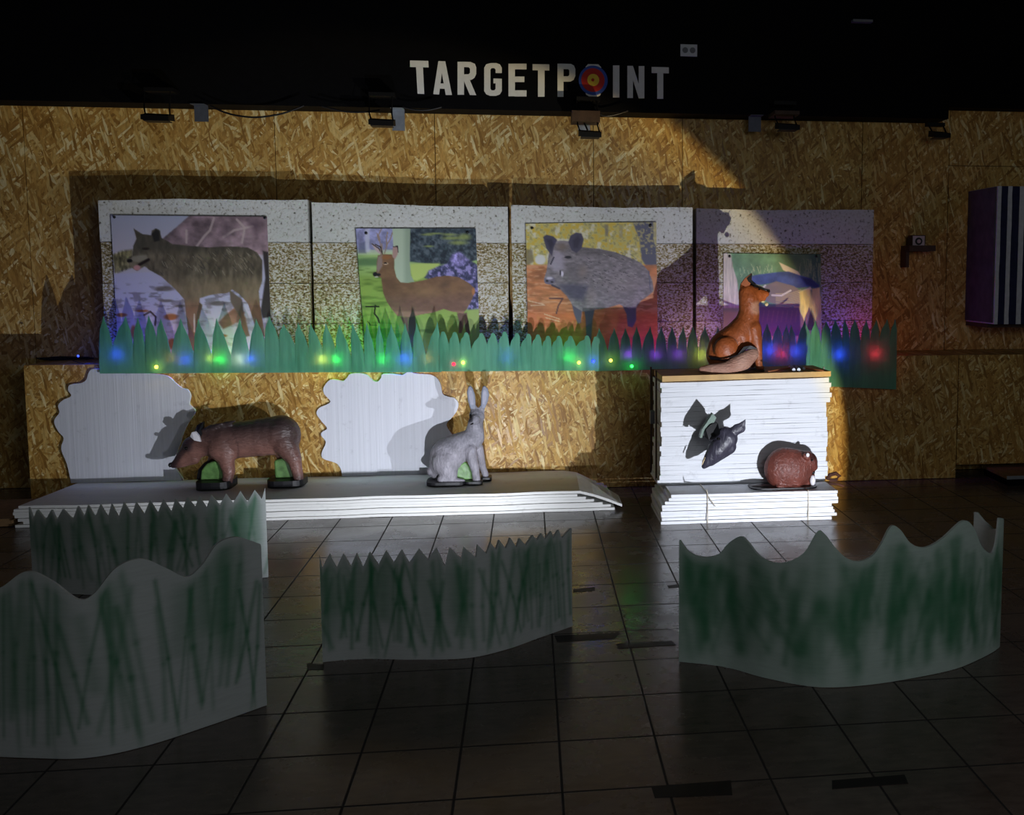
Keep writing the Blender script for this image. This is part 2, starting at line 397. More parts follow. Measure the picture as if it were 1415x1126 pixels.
def wolf(p):
    p.put(np.ones_like(p.X), (170,172,192))
    n = p.noise(130, 60, 4, 1); n2 = p.noise(60, 24, 3, 2); n3 = p.noise(14, 40, 3, 5)
    p.put(np.clip((p.Y-60)/400, 0, .55), (205,190,196))
    m = p.poly([(445,215),(560,120),(650,40),(1290,40),(1290,330),(900,330),(430,260)], (140,118,124), 10); p.shade(m, p.noise(90, 70, 4, 7), 1.0)
    for pts in ([(830,60),(800,150),(760,190),(700,270)], [(625,150),(625,240)], [(1000,70),(1060,130),(1040,240)], [(900,200),(980,150),(1120,120)]): p.line(pts, 11, (196,176,172), .75)
    p.poly([(900,80),(960,120),(930,210),(870,180)], (92,76,84), 40, .5); p.poly([(1080,80),(1190,90),(1150,200)], (88,70,80), 50, .6)
    m = p.poly([(80,330),(150,300),(230,290),(235,420),(100,470)], (120,112,82), 20); p.shade(m, n3, 1.2)
    g = np.clip((p.Y-(470-.06*p.X))/14, 0, 1)*(p.X < 1300); p.put(g*.95, (186,182,206))
    rk = np.clip((n2-.53)*8, 0, 1)*np.clip((p.Y-520)/60, 0, 1); p.put(rk*.75, (120,112,122))
    wm = np.clip((p.Y-640)/260, 0, 1); p.put(wm*.55, (232,200,186))  # warm wash towards the bottom paints in the string lights' glow
    for (cx, cy, rx, ry) in ((460,580,100,24),(860,690,90,22),(480,670,70,14),(580,708,50,12)): p.ell(cx, cy, rx, ry, (98,88,82), .5, .8)
    for (cx, cy, rx, ry) in ((510,790,62,30),(300,745,60,12),(150,775,50,18),(520,990,40,50),(235,900,25,60),(880,930,60,16)): p.ell(cx, cy, rx, ry, (168,98,52), .4, .9)
    m = p.poly([(860,830),(930,760),(1010,700),(1060,760),(1010,830),(900,880)], (146,102,84), 14); p.shade(m, n, .8)
    p.line([(315,775),(360,750),(400,790),(395,850)], 9, (70,52,44), .9)
    # far legs and tail
    p.poly([(1195,300),(1238,310),(1262,790),(1195,800),(1180,740),(1215,500)], (62,56,54), 12)
    leg = (150,104,78)
    p.poly([(945,590),(1040,660),(1055,790),(1095,930),(1045,940),(1030,800),(955,680)], (112,96,84), 10)
    p.poly([(1030,740),(1065,790),(1095,930),(1045,940)], leg, 14, .8)
    p.poly([(690,660),(745,700),(700,880),(690,930),(660,900)], (128,100,80), 8)
    # body
    body = [(238,138),(300,178),(365,186),(372,150),(400,136),(428,150),(440,205),(520,250),(640,264),(780,275),(950,268),(1080,276),(1150,310),(1192,370),(1192,520),(1165,600),(1172,690),(1200,860),(1212,935),(1160,935),(1120,800),(1085,690),(1020,620),(965,585),(930,612),(820,622),(725,650),(716,700),(694,850),(694,1040),(636,1040),(640,900),(622,760),(612,660),(540,580),(440,490),(350,440),(318,415),(262,450),(228,430),(186,380),(186,358),(228,335),(236,262),(258,212)]
    m = p.poly(body, (104,94,78), 7)
    fur = p.noise(26, 60, 3, 11); p.shade(m, fur, .75)
    p.put(m*np.clip((345-p.Y)/120, 0, .55), (62,60,54))
    p.put(m*np.clip((p.Y-470)/200, 0, .5)*(p.Y < 700), (156,132,102))
    p.put(m*np.clip((p.Y-640)/120, 0, .75), leg)
    for i in range(60):
        x = p.rng.uniform(430, 1130); y = p.rng.uniform(280, 460); p.line([(x, y), (x+p.rng.uniform(16, 36), y+p.rng.uniform(20, 44))], 4, (58,56,52) if i % 2 else (168,158,136), .55)
    p.poly([(500,300),(560,300),(620,400),(590,560),(520,470)], (96,86,70), 50, .5)
    p.poly([(238,138),(258,165),(292,182),(262,200)], (74,66,58), 8, .8); p.poly([(368,175),(400,145),(425,160),(428,225),(390,235)], (40,38,38), 8, .9)
    p.poly([(225,340),(330,330),(345,360),(270,385),(215,375)], (150,142,124), 14, .8)
    p.ell(208, 374, 24, 16, (26,24,26), .3); p.line([(280,402),(345,366)], 15, (40,30,30)); p.ell(262, 425, 32, 24, (196,140,140), .4)
    p.ell(325, 285, 34, 12, (48,42,36), .4)
    p.poly([(650,880),(694,880),(694,1040),(640,1040)], leg, 10, .7); p.line([(684,770),(684,900)], 7, (225,205,195), .7)
    p.line([(1240,40),(1260,500)], 10, (52,48,50), .8); p.line([(70,38),(1240,48)], 5, (40,38,42), .8)

def deer(p):
    p.put(np.ones_like(p.X), (120,140,96)); n = p.noise(40, 40, 4, 1); n2 = p.noise(160, 26, 3, 2); n3 = p.noise(24, 24, 3, 4)
    p.put(np.clip((p.Y-270)/10, 0, 1)*1., (150,178,112)); p.shade(np.ones_like(p.X), n2, .35)
    p.put(np.clip((p.Y-440)/120, 0, .8), (132,160,70)); st = np.clip((p.noise(220, 40, 3, 9)-.52)*7, 0, 1)*(p.Y > 430); p.put(st*.7, (84,112,48))
    m = p.poly([(60,80),(400,80),(400,300),(60,305)], (150,150,190), 6); p.shade(m, n, .7)
    p.poly([(60,280),(400,280),(400,320),(60,325)], (190,205,170), 16, .8); p.poly([(80,350),(270,350),(270,420),(80,420)], (84,116,76), 30, .8)
    p.poly([(150,100),(190,100),(190,300),(150,300)], (196,196,214), 14, .8); p.poly([(100,230),(150,210),(160,310),(90,310)], (92,96,118), 20, .7)
    m = p.poly([(520,80),(1140,80),(1140,360),(1000,400),(760,405),(520,380)], (58,70,78), 12)
    p.put(m*np.clip((n3-.5)*5, 0, 1)*.6, (110,120,128)); p.put(m*np.clip((.45-n3)*6, 0, 1)*.7, (30,36,46))
    for (cx, cy, rx, ry) in ((690,150,80,14),(760,140,100,10),(900,180,120,22),(960,220,110,26),(880,150,90,16),(1010,170,80,40),(700,250,60,12)): p.ell(cx, cy, rx, ry, (150,162,88), .7, .75)
    m = p.poly([(530,400),(800,395),(760,440),(690,500),(600,545),(560,540)], (178,196,108), 14)
    m = p.poly([(665,520),(700,460),(790,420),(860,400),(900,330),(960,300),(1040,360),(1140,420),(1150,790),(1040,800),(1000,640)], (76,76,112), 18)
    f = np.clip((n3-.5)*7, 0, 1); p.put(m*f*.85, (160,150,206)); p.put(m*np.clip((.42-n3)*8, 0, 1)*.7, (40,44,66))
    m = p.ell(955, 360, 80, 75, (158,146,206), .4, .7); p.shade(m, n3, .8)
    p.poly([(1040,800),(1150,790),(1160,1120),(1000,1120)], (150,172,96), 20)
    # trunk
    m = p.poly([(385,85),(540,85),(535,380),(545,500),(575,555),(440,575),(405,470)], (176,190,166), 8)
    p.put(m*np.clip((p.X-470)/80, 0, .5), (120,138,118))
    # deer
    c1 = (120,90,66)
    for P in ([(455,860),(520,860),(535,1120),(500,1120),(498,950)], [(520,850),(580,850),(590,960),(570,1120),(540,1120)], [(945,830),(1005,810),(1005,930),(985,1000),(960,1000),(965,900)], [(1000,830),(1030,820),(1060,1000),(1030,1040)]): p.poly(P, (104,80,68), 8)
    body = [(262,330),(300,316),(380,320),(402,352),(402,440),(420,515),(455,560),(520,565),(640,545),(760,512),(860,502),(960,515),(1040,560),(1100,610),(1104,640),(1070,720),(1030,790),(1000,830),(900,812),(830,790),(740,820),(620,840),(540,860),(430,850),(380,790),(340,730),(308,650),(290,520),(262,508),(225,506),(220,478),(250,465),(252,380)]
    m = p.poly(body, c1, 6)
    p.put(m*np.clip((p.Y-640)/160, 0, .5), (112,84,76)); p.shade(m, p.noise(60, 30, 3, 21), .3)
    p.ell(690, 640, 150, 70, (146,114,80), .8, .6); p.ell(930, 600, 110, 60, (140,104,70), .8, .4); p.ell(840, 580, 60, 50, (84,64,54), .9, .5)
    p.put(m*np.clip((p.Y-800)/40, 0, .5), (186,148,122)); p.ell(1088, 640, 18, 40, (182,120,70), .5, .8)
    p.poly([(262,340),(300,320),(300,420),(262,480),(250,440)], (150,132,128), 12, .8); p.ell(335, 345, 60, 26, (156,100,58), .6, .7)
    p.poly([(300,520),(400,520),(420,640),(350,720),(310,640)], (98,72,56), 50, .5)
    p.ell(328, 398, 28, 10, (226,196,168), .4); p.ell(326, 396, 19, 8, (22,16,14), .3)
    p.ell(238, 490, 22, 22, (22,22,28), .3); p.ell(268, 494, 22, 16, (30,28,34), .4); p.ell(250, 512, 20, 6, (200,196,196), .5)
    p.poly([(205,225),(240,238),(290,290),(280,320),(245,290)], (190,168,168), 7); p.line([(212,230),(270,270),(292,310)], 6, (60,48,44))
    p.poly([(390,258),(420,245),(438,265),(430,320),(408,362),(385,340)], (170,138,130), 7); p.line([(395,255),(430,250),(436,300)], 6, (36,30,32))
    an = (150,128,116)
    for pts in ([(290,315),(285,250),(268,150),(290,105)], [(268,200),(255,140)], [(318,310),(338,250),(335,180),(345,130)], [(338,240),(372,180),(385,135)], [(300,310),(295,230)]): p.line(pts, 7, an); 
    p.line([(300,315),(285,255),(240,235)], 6, (48,40,40))
    p.ell(160, 138, 13, 13, (10,10,14), .2); 
    # black drawn cross mark in the grass and a dark green stroke below it
    p.line([(160,768),(270,770)], 8, (22,30,16)); p.line([(240,760),(232,830),(262,870),(275,910)], 9, (22,30,16)); p.line([(175,900),(200,930),(250,930)], 6, (40,60,24), .8)
    p.line([(66,92),(1115,95)], 6, (44,48,60)); p.line([(68,92),(150,1120)], 5, (40,48,44)); p.line([(1112,95),(1145,800)], 4, (60,66,72))

def boarp(p):
    p.put(np.ones_like(p.X), (196,184,110)); n = p.noise(50, 50, 4, 1); n3 = p.noise(22, 22, 3, 3)
    p.put(np.clip((n3-.48)*5, 0, .9), (208,176,66)); p.put(np.clip((.42-n3)*6, 0, .8), (150,140,96)); p.put(np.clip((n-.58)*6, 0, .8), (220,216,196))
    p.poly([(740,120),(770,120),(768,215),(745,215)], (128,122,106), 12, .8); p.poly([(860,120),(890,120),(890,230),(860,230)], (150,142,118), 14, .6)
    m = p.poly([(970,95),(1180,95),(1180,560),(1120,520),(1045,400),(1030,250),(1000,170)], (92,92,108), 14)
    p.put(m*np.clip((n3-.5)*8, 0, 1)*.7*(p.Y < 360), (190,178,120)); p.poly([(1140,100),(1180,100),(1180,540),(1172,540),(1165,300),(1145,260)], (210,196,130), 10, .7)
    p.poly([(100,320),(150,325),(165,420),(100,460)], (120,110,84), 16, .8); p.ell(215, 405, 52, 48, (214,212,204), .3); p.ell(285, 390, 26, 60, (214,212,204), .5, .8)
    g = np.clip((p.Y-(440+.0*p.X))/16, 0, 1); p.put(g, (176,112,72)); w = p.noise(120, 30, 4, 8); p.shade(g, w, .7)
    p.put(g*np.clip((p.noise(90, 20, 3, 12)-.55)*7, 0, .7), (214,158,118)); p.put(np.clip((p.Y-800)/100, 0, .55), (200,92,44))
    p.poly([(1100,540),(1180,540),(1180,700),(1120,660)], (200,140,100), 16, .8)
    for pts in ([(120,740),(240,770)], [(140,780),(250,775)], [(250,850),(370,890)], [(260,880),(370,910)]): p.line(pts, 6, (222,190,160), .7)
    # boar
    for P in ([(470,760),(560,780),(545,920),(520,930),(490,850)], [(570,800),(660,800),(640,900),(630,1060),(590,1060),(585,900)], [(870,745),(1000,760),(1000,900),(970,960),(930,950),(920,850)]): p.poly(P, (84,80,98), 10)
    body = [(285,350),(335,255),(380,248),(450,255),(520,300),(575,305),(700,318),(830,345),(950,390),(1040,430),(1100,495),(1135,580),(1145,660),(1100,700),(1040,740),(1000,800),(940,805),(860,770),(760,800),(660,815),(560,830),(480,780),(430,700),(370,640),(310,610),(255,600),(245,560),(265,500)]
    m = p.poly(body, (128,120,124), 7); fur = p.noise(30, 14, 3, 31); p.shade(m, fur, .55)
    p.put(m*np.clip((400-p.Y)/110, 0, .45)*(p.X > 500), (82,76,78)); p.ell(870, 600, 220, 110, (152,140,140), .9, .5)
    p.poly([(360,610),(480,600),(600,620),(590,680),(560,740),(450,720)], (70,68,88), 40, .75); p.poly([(430,450),(560,450),(600,560),(520,600),(420,560)], (96,88,92), 60, .5)
    p.poly([(330,330),(400,360),(410,480),(330,500),(290,450)], (168,158,172), 40, .8); p.ell(390, 300, 70, 50, (116,98,86), .8, .7); p.ell(560, 500, 60, 80, (150,132,122), .9, .5)
    p.ell(630, 720, 60, 110, (150,134,128), .9, .4)
    for i in range(50):
        x = p.rng.uniform(560, 1000); y = p.rng.uniform(330, 640); p.line([(x, y), (x+22, y+8)], 3.5, (54,52,60) if i % 3 else (190,180,178), .6)
    p.line([(300,440),(325,385)], 7, (46,44,60)); p.ell(440, 385, 34, 14, (40,38,46), .4)
    p.ell(392, 520, 14, 28, (214,206,222), .4); p.ell(378, 512, 8, 28, (60,56,66), .4)
    for (pts) in ([(238,220),(265,202),(320,215),(352,245),(325,300),(310,375),(262,310)], [(442,262),(460,210),(505,184),(550,192),(568,240),(552,310),(510,350),(470,330)]): p.poly(pts, (74,70,88), 8)
    p.poly([(262,240),(310,240),(325,280),(300,330)], (50,46,62), 22, .8); p.poly([(480,250),(520,210),(545,240),(520,310),(485,310)], (54,50,66), 22, .8)
    p.ell(292, 575, 50, 36, (112,106,124), .25); p.ell(290, 556, 34, 14, (198,192,206), .5); p.ell(270, 578, 14, 9, (28,26,34), .4); p.ell(310, 586, 14, 9, (34,32,40), .4)
    p.line([(310,612),(370,640)], 10, (56,54,70), .8); p.line([(1105,500),(1118,660)], 8, (92,92,112), .7)
    for i in range(25): p.ell(p.rng.uniform(600, 900), p.rng.uniform(480, 680), 5, 4, (38,36,44), .4)
    p.ell(152, 146, 12, 10, (14,12,14), .2); p.ell(1116, 128, 14, 12, (14,12,14), .2)
    p.line([(290,720),(398,722),(362,780),(345,845)], 8, (92,60,58), .95)
    p.line([(70,92),(1168,92)], 12, (58,52,54)); p.line([(92,100),(108,860)], 4, (60,50,46))

def bird(p):
    p.put(np.ones_like(p.X), (112,150,112)); n = p.noise(50, 50, 4, 1); p.shade(np.ones_like(p.X), n, .4)
    p.put(np.clip((p.X-420)/160, 0, .6)*np.clip((330-p.Y)/100, 0, 1), (92,118,66)); p.put(np.clip((p.X-640)/80, 0, .7), (58,92,74))
    m = p.poly([(40,95),(105,110),(118,200),(150,300),(170,500),(40,500)], (206,194,178), 8); p.shade(m, p.noise(10, 90, 3, 4), .4)
    p.put(np.clip((p.Y-360)/80, 0, 1)*(p.X > 560), (206,196,120)); p.put(np.clip((p.Y-480)/60, 0, .9), (196,186,120))
    for i in range(46):
        x = p.rng.uniform(580, 760); y = p.rng.uniform(130, 300); p.line([(x, y+80), (x+p.rng.uniform(-26, 26), y)], 3, (150,170,110), .7)
    for i in range(16):
        x = p.rng.uniform(130, 400); y = p.rng.uniform(180, 240); p.line([(x, y+50), (x+p.rng.uniform(-30, 30), y)], 3, (190,206,160), .7)
    # bird
    p.poly([(450,168),(520,200),(590,235),(615,275),(560,265),(480,225)], (226,214,178), 6)
    m = p.poly([(240,270),(300,258),(440,240),(520,235),(600,262),(680,285),(745,335),(730,362),(680,340),(600,355),(520,345),(440,310),(330,330),(255,330)], (70,86,140), 8); p.shade(m, n, .5)
    p.poly([(610,275),(680,285),(745,335),(730,362),(650,330)], (40,46,80), 16, .8)
    m = p.poly([(330,345),(430,305),(560,340),(600,370),(605,490),(520,478),(420,468),(360,450)], (132,118,112), 8)
    for y in range(395, 490, 13): p.line([(430, y), (520, y+4), (610, y-26)], 4, (196,180,130), .8)
    p.line([(400,406),(470,408),(535,372)], 8, (220,212,200)); p.line([(330,358),(352,335)], 8, (216,210,206)); p.ell(420, 330, 40, 18, (150,128,120), .8, .5)
    p.poly([(590,385),(680,345),(690,362),(610,400)], (222,212,170), 6); 
    for P in ([(600,380),(680,360),(690,490),(660,560),(640,640),(605,640),(612,520)], [(690,360),(750,350),(750,640),(735,640),(715,560),(690,490)]):
        m = p.poly(P, (222,206,118), 10); p.shade(m, p.noise(14, 70, 3, 6), .3)
    p.poly([(685,500),(720,600),(740,660),(650,660)], (90,84,62), 8, .9)
    p.poly([(310,490),(600,495),(610,700),(300,700)], (108,92,88), 10, .9)
    for x0 in range(330, 600, 34): p.line([(x0, 600), (x0+14, 520)], 5, (150,130,100), .6)
    p.ell(95, 128, 11, 11, (90,40,36), .3); p.ell(722, 126, 11, 11, (40,30,34), .3)
    p.line([(48,95),(755,108)], 8, (30,28,30)); p.line([(48,95),(46,500)], 3, (40,36,36))

poster('wolf_poster', 'poster of a grey-brown wolf with open jaws before rocks, leftmost of the four', [(153,297),(369,299),(376,500),(164,500)], (140,290,5.3625), wolf, 190, 178, [(158,300),(366,301)])
poster('deer_poster', 'poster of a roebuck beside a tree trunk and purple flowering bushes', [(491,315.5),(657.5,315.5),(664,500),(505,500)], (480,300,6.255), deer, 160, 170, [(506,322),(646,321)])
poster('boar_poster', 'poster of a wild boar on orange autumn ground with the figure 7', [(726,309),(907,306.5),(909,500),(730,500)], (710,290,5.927), boarp, 170, 178, [(735,315),(899,311)])
poster('duck_poster', 'poster of a blue-headed duck in reeds, partly hidden by the sitting fox', [(999.5,350),(1134,351),(1136,500),(1000,500)], (990,330,5.2407), bird, 130, 140, [(1008,354),(1128,354)])

# ------------------------------------------------------------------ green grass strips along the ledge
def saw(tips, valleys, rnd=0):
    """ordered outline from left to right of the upper edge"""
    pts = []
    for i, t in enumerate(tips):
        pts.append((t, 'tip'))
        if i < len(valleys): pts.append((valleys[i], 'val'))
    return pts
def strip(label, tips, valleys, x0, x1, yl, yr, Y, round_tip=False, lean=0):
    out = []
    n = len(tips); bounds = [None]+[v for v in valleys]+[None]
    hw = 7
    pts = []
    for i, (tx, ty) in enumerate(tips):
        vl = bounds[i] if i > 0 else (x0, valleys[0][1]); vr = bounds[i+1] if i < len(valleys) else (x1, valleys[-1][1])
        if i == 0: pts.append((x0, (ty+vl[1])/2 if abs(tx-x0) < 6 else vl[1]))
        if round_tip:
            w = 4.2
            L = [vl, (vl[0]*.55+(tx-w)*.45, vl[1]*.5+ty*.5+1), (tx-w+.5, ty+6), (tx-2.2, ty+1), (tx, ty), (tx+2.2, ty+1), (tx+w, ty+5), (vr[0]*.45+(tx+w)*.55, vr[1]*.45+ty*.55+2)]
        else:
            L = [vl, (vl[0]*.42+tx*.58-2.2, vl[1]*.45+ty*.55), (tx*.85+vl[0]*.15-.6, ty*.8+vl[1]*.2), (tx, ty), (tx*.86+vr[0]*.14+.8, ty*.8+vr[1]*.2), (vr[0]*.45+tx*.55+2., vr[1]*.5+ty*.5)]
        if i == 0: L = L[1:] if abs(tx-x0) < 6 else L
        pts += L
        if i == n-1: pts.append(vr)
    # as a strip of quads between the upper edge and the bottom line
    up = [onY(x, y, Y) for x, y in pts]
    fr = []
    for p in up: fr.append((p[0], p[2]))
    zbl, zbr = onY(x0, yl, Y)[2], onY(x1, yr, Y)[2]; X0, X1 = up[0][0], up[-1][0]
    xs_ = np.array([p[0] for p in fr]); xs_ = np.maximum.accumulate(xs_+np.arange(len(xs_))*1e-5)
    mb = MB(); N = len(xs_); th = .007; rows_ = 6
    def wav(x): return .006*math.sin(x*3.1)+.003*math.sin(x*9+1)
    vs = []
    for side in (0, 1):
        for x, (px_, z) in zip(xs_, fr):
            zb0 = zbl+(zbr-zbl)*(x-X0)/(X1-X0)
            for r in range(rows_+1):
                f = r/rows_; zz = zb0+(z-zb0)*f; vs.append((x, Y+wav(x)+side*th+.02*f*f*.4, zz))
    R = rows_+1; fs = []
    for i in range(N-1):
        for r in range(rows_):
            a = i*R+r; fs.append((a, a+R, a+R+1, a+1)); b_ = a+N*R; fs.append((b_+1, b_+R+1, b_+R, b_))
        a = i*R+rows_; fs.append((a, a+R, a+R+N*R, a+N*R)); a = i*R; fs.append((a+N*R, a+N*R+R, a+R, a))
    for i in (0, N-1):
        for r in range(rows_):
            a = i*R+r; fs.append((a, a+1, a+1+N*R, a+N*R))
    mb.add(vs, fs)
    o = mb.build('grass_strip', M['grass'], fix=True)
    return tag(o, label, 'grass cut-out', 'green grass cut-outs along the ledge')

YS = 6.892
t1 = [(142,437),(173,437),(190,439),(205,436),(222,440),(249,440),(273,441),(298,440),(330,441),(353,441),(371,437),(391,448),(411,446),(428,447),(449,447),(468,447),(486,446),(506,446),(523,446),(540,448),(559,446),(575,446),(604,445)]
v1 = [(155,478),(183.5,478),(200,478),(216,467),(236,490),(267,488),(292,491),(318,491),(343.5,487),(365,472),(384.5,470),(407,478),(426,483),(445,483),(463,483),(485,494),(503,490),(519,495),(540-5,482),(553,490),(570,492),(588,491)]
v1[18] = (531,494)
strip('long pointed green grass cut-out on the ledge below the wolf and deer posters', t1, v1, 136, 609, 516, 514, YS)
t2 = [(612,458),(628,458.5),(644,459),(665,460),(681,460),(697,458),(714,460),(730,461),(743,462),(757,464),(772,464),(788,464),(811,463.5),(823,465)]
v2 = [(620,476),(635,476),(651,482),(673,476),(688,476),(704,479),(718,482),(734,479),(749,479),(762,480),(778,480),(796,479),(817,482)]
strip('blunt-bladed green grass cut-out in the middle, below the boar poster', t2, v2, 607, 826, 513, 512, YS-.012, True)
t3 = [(828,453),(849,453),(864.5,453),(880,451),(899,451),(914,451),(929,451),(944,451),(958,451),(974,451),(992,452),(1010,452),(1028,452),(1044,450),(1060,447),(1075,449),(1087,449),(1093,449),(1112,443)]
v3 = [(840,485),(857,485),(873,484),(887,483),(905,490),(922,486),(936,485),(949,483),(965,483),(983,484),(1001,483),(1019,482),(1036,480),(1052,478),(1067,475),(1081,474),(1090,477),(1101,477)]
strip('dark green grass cut-out running behind the sitting fox', t3, v3, 822, 1124, 513, 505, YS-.004)
t4 = [(1127,443),(1142,443),(1155,441),(1168,441),(1182,441),(1198,442),(1212,442),(1227,441),(1238,441)]
v4 = [(1135,474),(1150,468),(1165,472),(1175,469),(1190,472),(1203,470),(1215,471),(1230,472)]
strip('taller green grass cut-out at the right end of the ledge, hanging lower than the others', t4, v4, 1119.5, 1238.5, 533, 538, YS-.014)

# ------------------------------------------------------------------ string lights behind the strips
lc = dict(b=(.03,.06,1), g=(.04,1,.12), r=(1,.02,.05), y=(1,.72,.1), p=(.42,.05,1), w=(1,.75,.8), o=(1,.35,.05))
bulbs = [(108,492,'b',.06),(165,492,'b',.05),(216,507,'y',.012),(258,499,'b',.05),(305,499,'g',.045),(333,499,'w',.05),(348,498,'b',.05),(240,496,'o',.12),(292,496,'y',.12),(446,502,'y',.04),(466,502,'g',.045),(530,501,'g',.04),(560,500,'b',.05),
  (592,497,'o',.12),(627,503,'r',.02),(640,501,'y',.02),(700,500,'b',.14),(786,497,'g',.05),(800,501,'y',.012),(820,499,'b',.012),(844,498,'y',.016),(873,506,'g',.012),(868,492,'p',.12),(905,492,'p',.13),(935,492,'p',.1),(968,492,'y',.06),(985,490,'p',.12),(1032,488,'p',.12),(1062,486,'b',.06),(1078,491,'r',.045),(1098,488,'b',.08),(1157,492,'b',.04),(1207,490,'r',.045)]
sl = thing('string_lights', 'string of coloured fairy lights lying along the ledge behind the green grass cut-outs', 'string lights', (-1, 6.97, ZL))
wire = [onY(100, 498, 7.0)]
for (px, py, k, back) in bulbs:
    p = onY(px, py, YS-.016 if back <= .02 else YS+.012+min(back, .022))
    if back > .02: p[2] = max(p[2], ZL+.008)
    mk = M.get('bulb_'+k) or glow('bulb_'+k, lc[k]+(1,), 3.); M['bulb_'+k] = mk
    o = MB().ball(p, .012 if back <= .02 else .007, 10, 8).build('bulb', mk, sl, smooth=True)
    li = bpy.data.lights.new('bulb_glow', 'POINT'); li.energy = .12 if back <= .02 else 1. if back < .1 else .35; li.color = lc[k]; li.shadow_soft_size = .012
    if k == 'p' or (k == 'b' and px > 400): li.energy *= 1.7
    lo = bpy.data.objects.new('bulb_glow', li); COL.objects.link(lo); lo.parent = sl; lo.location = Vector(p+([0, -.016, 0] if back <= .02 else [0, 0, .010]))-sl.location
    q = p.copy(); q[2] = ZL+.004; q[1] = max(q[1], YL+.01)+.03*random.random(); wire.append(q)
MB().tube(wire, .002, 6).build('wire', M['rubber'], sl)

# ------------------------------------------------------------------ things lying on the ledge at the left
pts = []
c0 = onZ(78, 498, ZL+.006)
for i in range(60):
    a = i*.55; r = .09+.03*math.sin(i*1.7); pts.append((c0[0]+r*1.6*math.cos(a), max(6.96, c0[1]+.10+r*math.sin(a)*.7), ZL+.006+.012*i/60))
tag(MB().tube(pts, .005, 6).build('cable_coil', M['rubber']), 'tangle of black cable lying on the ledge at its left end', 'cable')

# ------------------------------------------------------------------ foam clouds
def cloud(label, pts, Y):
    P = [onY(x, y, Y) for x, y in pts]
    P = np.array(P); n = len(P); Q = []
    for i in range(n):          # closed Catmull-Rom
        p0, p1, p2, p3 = P[i-1], P[i], P[(i+1) % n], P[(i+2) % n]
        for t in (0, .25, .5, .75):
            if (i == FLAT or i == FLAT-1) : Q.append(p1+(p2-p1)*t); continue
            Q.append(.5*((2*p1)+(-p0+p2)*t+(2*p0-5*p1+4*p2-p3)*t*t+(-p0+3*p1-3*p2+p3)*t**3))
    mb = MB().prism(Q, (0, .02, 0)); o = mb.build('foam_cloud', M['whitez'])
    # front face triangulated cleanly
    bm = bmesh.new(); bm.from_mesh(o.data); bmesh.ops.triangulate(bm, faces=[f for f in bm.faces if len(f.verts) > 4]); bm.to_mesh(o.data); bm.free()
    return tag(o, label, 'foam cut-out', 'scalloped foam boards leaning on the ledge')
def kk(ox, oy, s): return lambda l: [(ox+x/s, oy+y/s) for x, y in l]
c1 = kk(60, 500, 6.152)([(100,1030),(235,1030),(200,870),(150,740),(172,650),(125,590),(92,520),(100,480),(135,430),(125,370),(165,325),(235,290),(210,240),(225,195),(320,180),(365,150),(385,90),(430,60),(600,70),(800,95),(960,105),(1060,125),(1120,180),(1180,225),(1225,238),(1250,290),(1240,360),(1290,420),(1230,520),(1190,600),(1160,700),(1110,860),(1180,990),(1190,1030),(600,1030)])
FLAT = 0
c1 = c1[1:-1]+[]
def cloud2(label, pts, Y, zb):
    P = [onY(x, y, Y) for x, y in pts]; Q = []
    for i in range(len(P)-1):
        p0, p1, p2, p3 = P[max(i-1, 0)], P[i], P[i+1], P[min(i+2, len(P)-1)]
        for t in (0, .25, .5, .75): Q.append(.5*((2*p1)+(-p0+p2)*t+(2*p0-5*p1+4*p2-p3)*t*t+(-p0+3*p1-3*p2+p3)*t**3))
    Q.append(P[-1]); Q[0][2] = zb; Q[-1][2] = zb
    o = MB().prism(Q, (0, .022, 0)).build('foam_cloud', M['whitez'])
    bm = bmesh.new(); bm.from_mesh(o.data); bmesh.ops.triangulate(bm, faces=[f for f in bm.faces if len(f.verts) > 4]); bm.to_mesh(o.data); bm.free()
    return tag(o, label, 'foam cut-out', 'scalloped foam boards leaning on the ledge')
ZS = .131
YC = 6.916
cloud2('white cloud-shaped foam board behind the brown boar, left of the two', c1, YC, ZS)
c2 = kk(420, 500, 5.896)([(310,900),(270,830),(160,790),(145,740),(178,655),(140,600),(150,570),(188,540),(140,480),(102,420),(125,375),(180,350),(215,322),(165,260),(160,210),(200,155),(240,142),(290,150),(320,155),(350,130),(375,100),(440,92),(510,105),(560,150),(600,160),(628,130),(640,100),(720,98),(800,108),(850,82),(920,98),(1030,105),(1085,135),(1115,190),(1130,260),(1180,285),(1225,295),(1258,340),(1245,400),(1210,450),(1160,520),(1230,640),(1200,760),(1180,900)])
cloud2('white cloud-shaped foam board behind the grey hare', c2, YC, ZS)

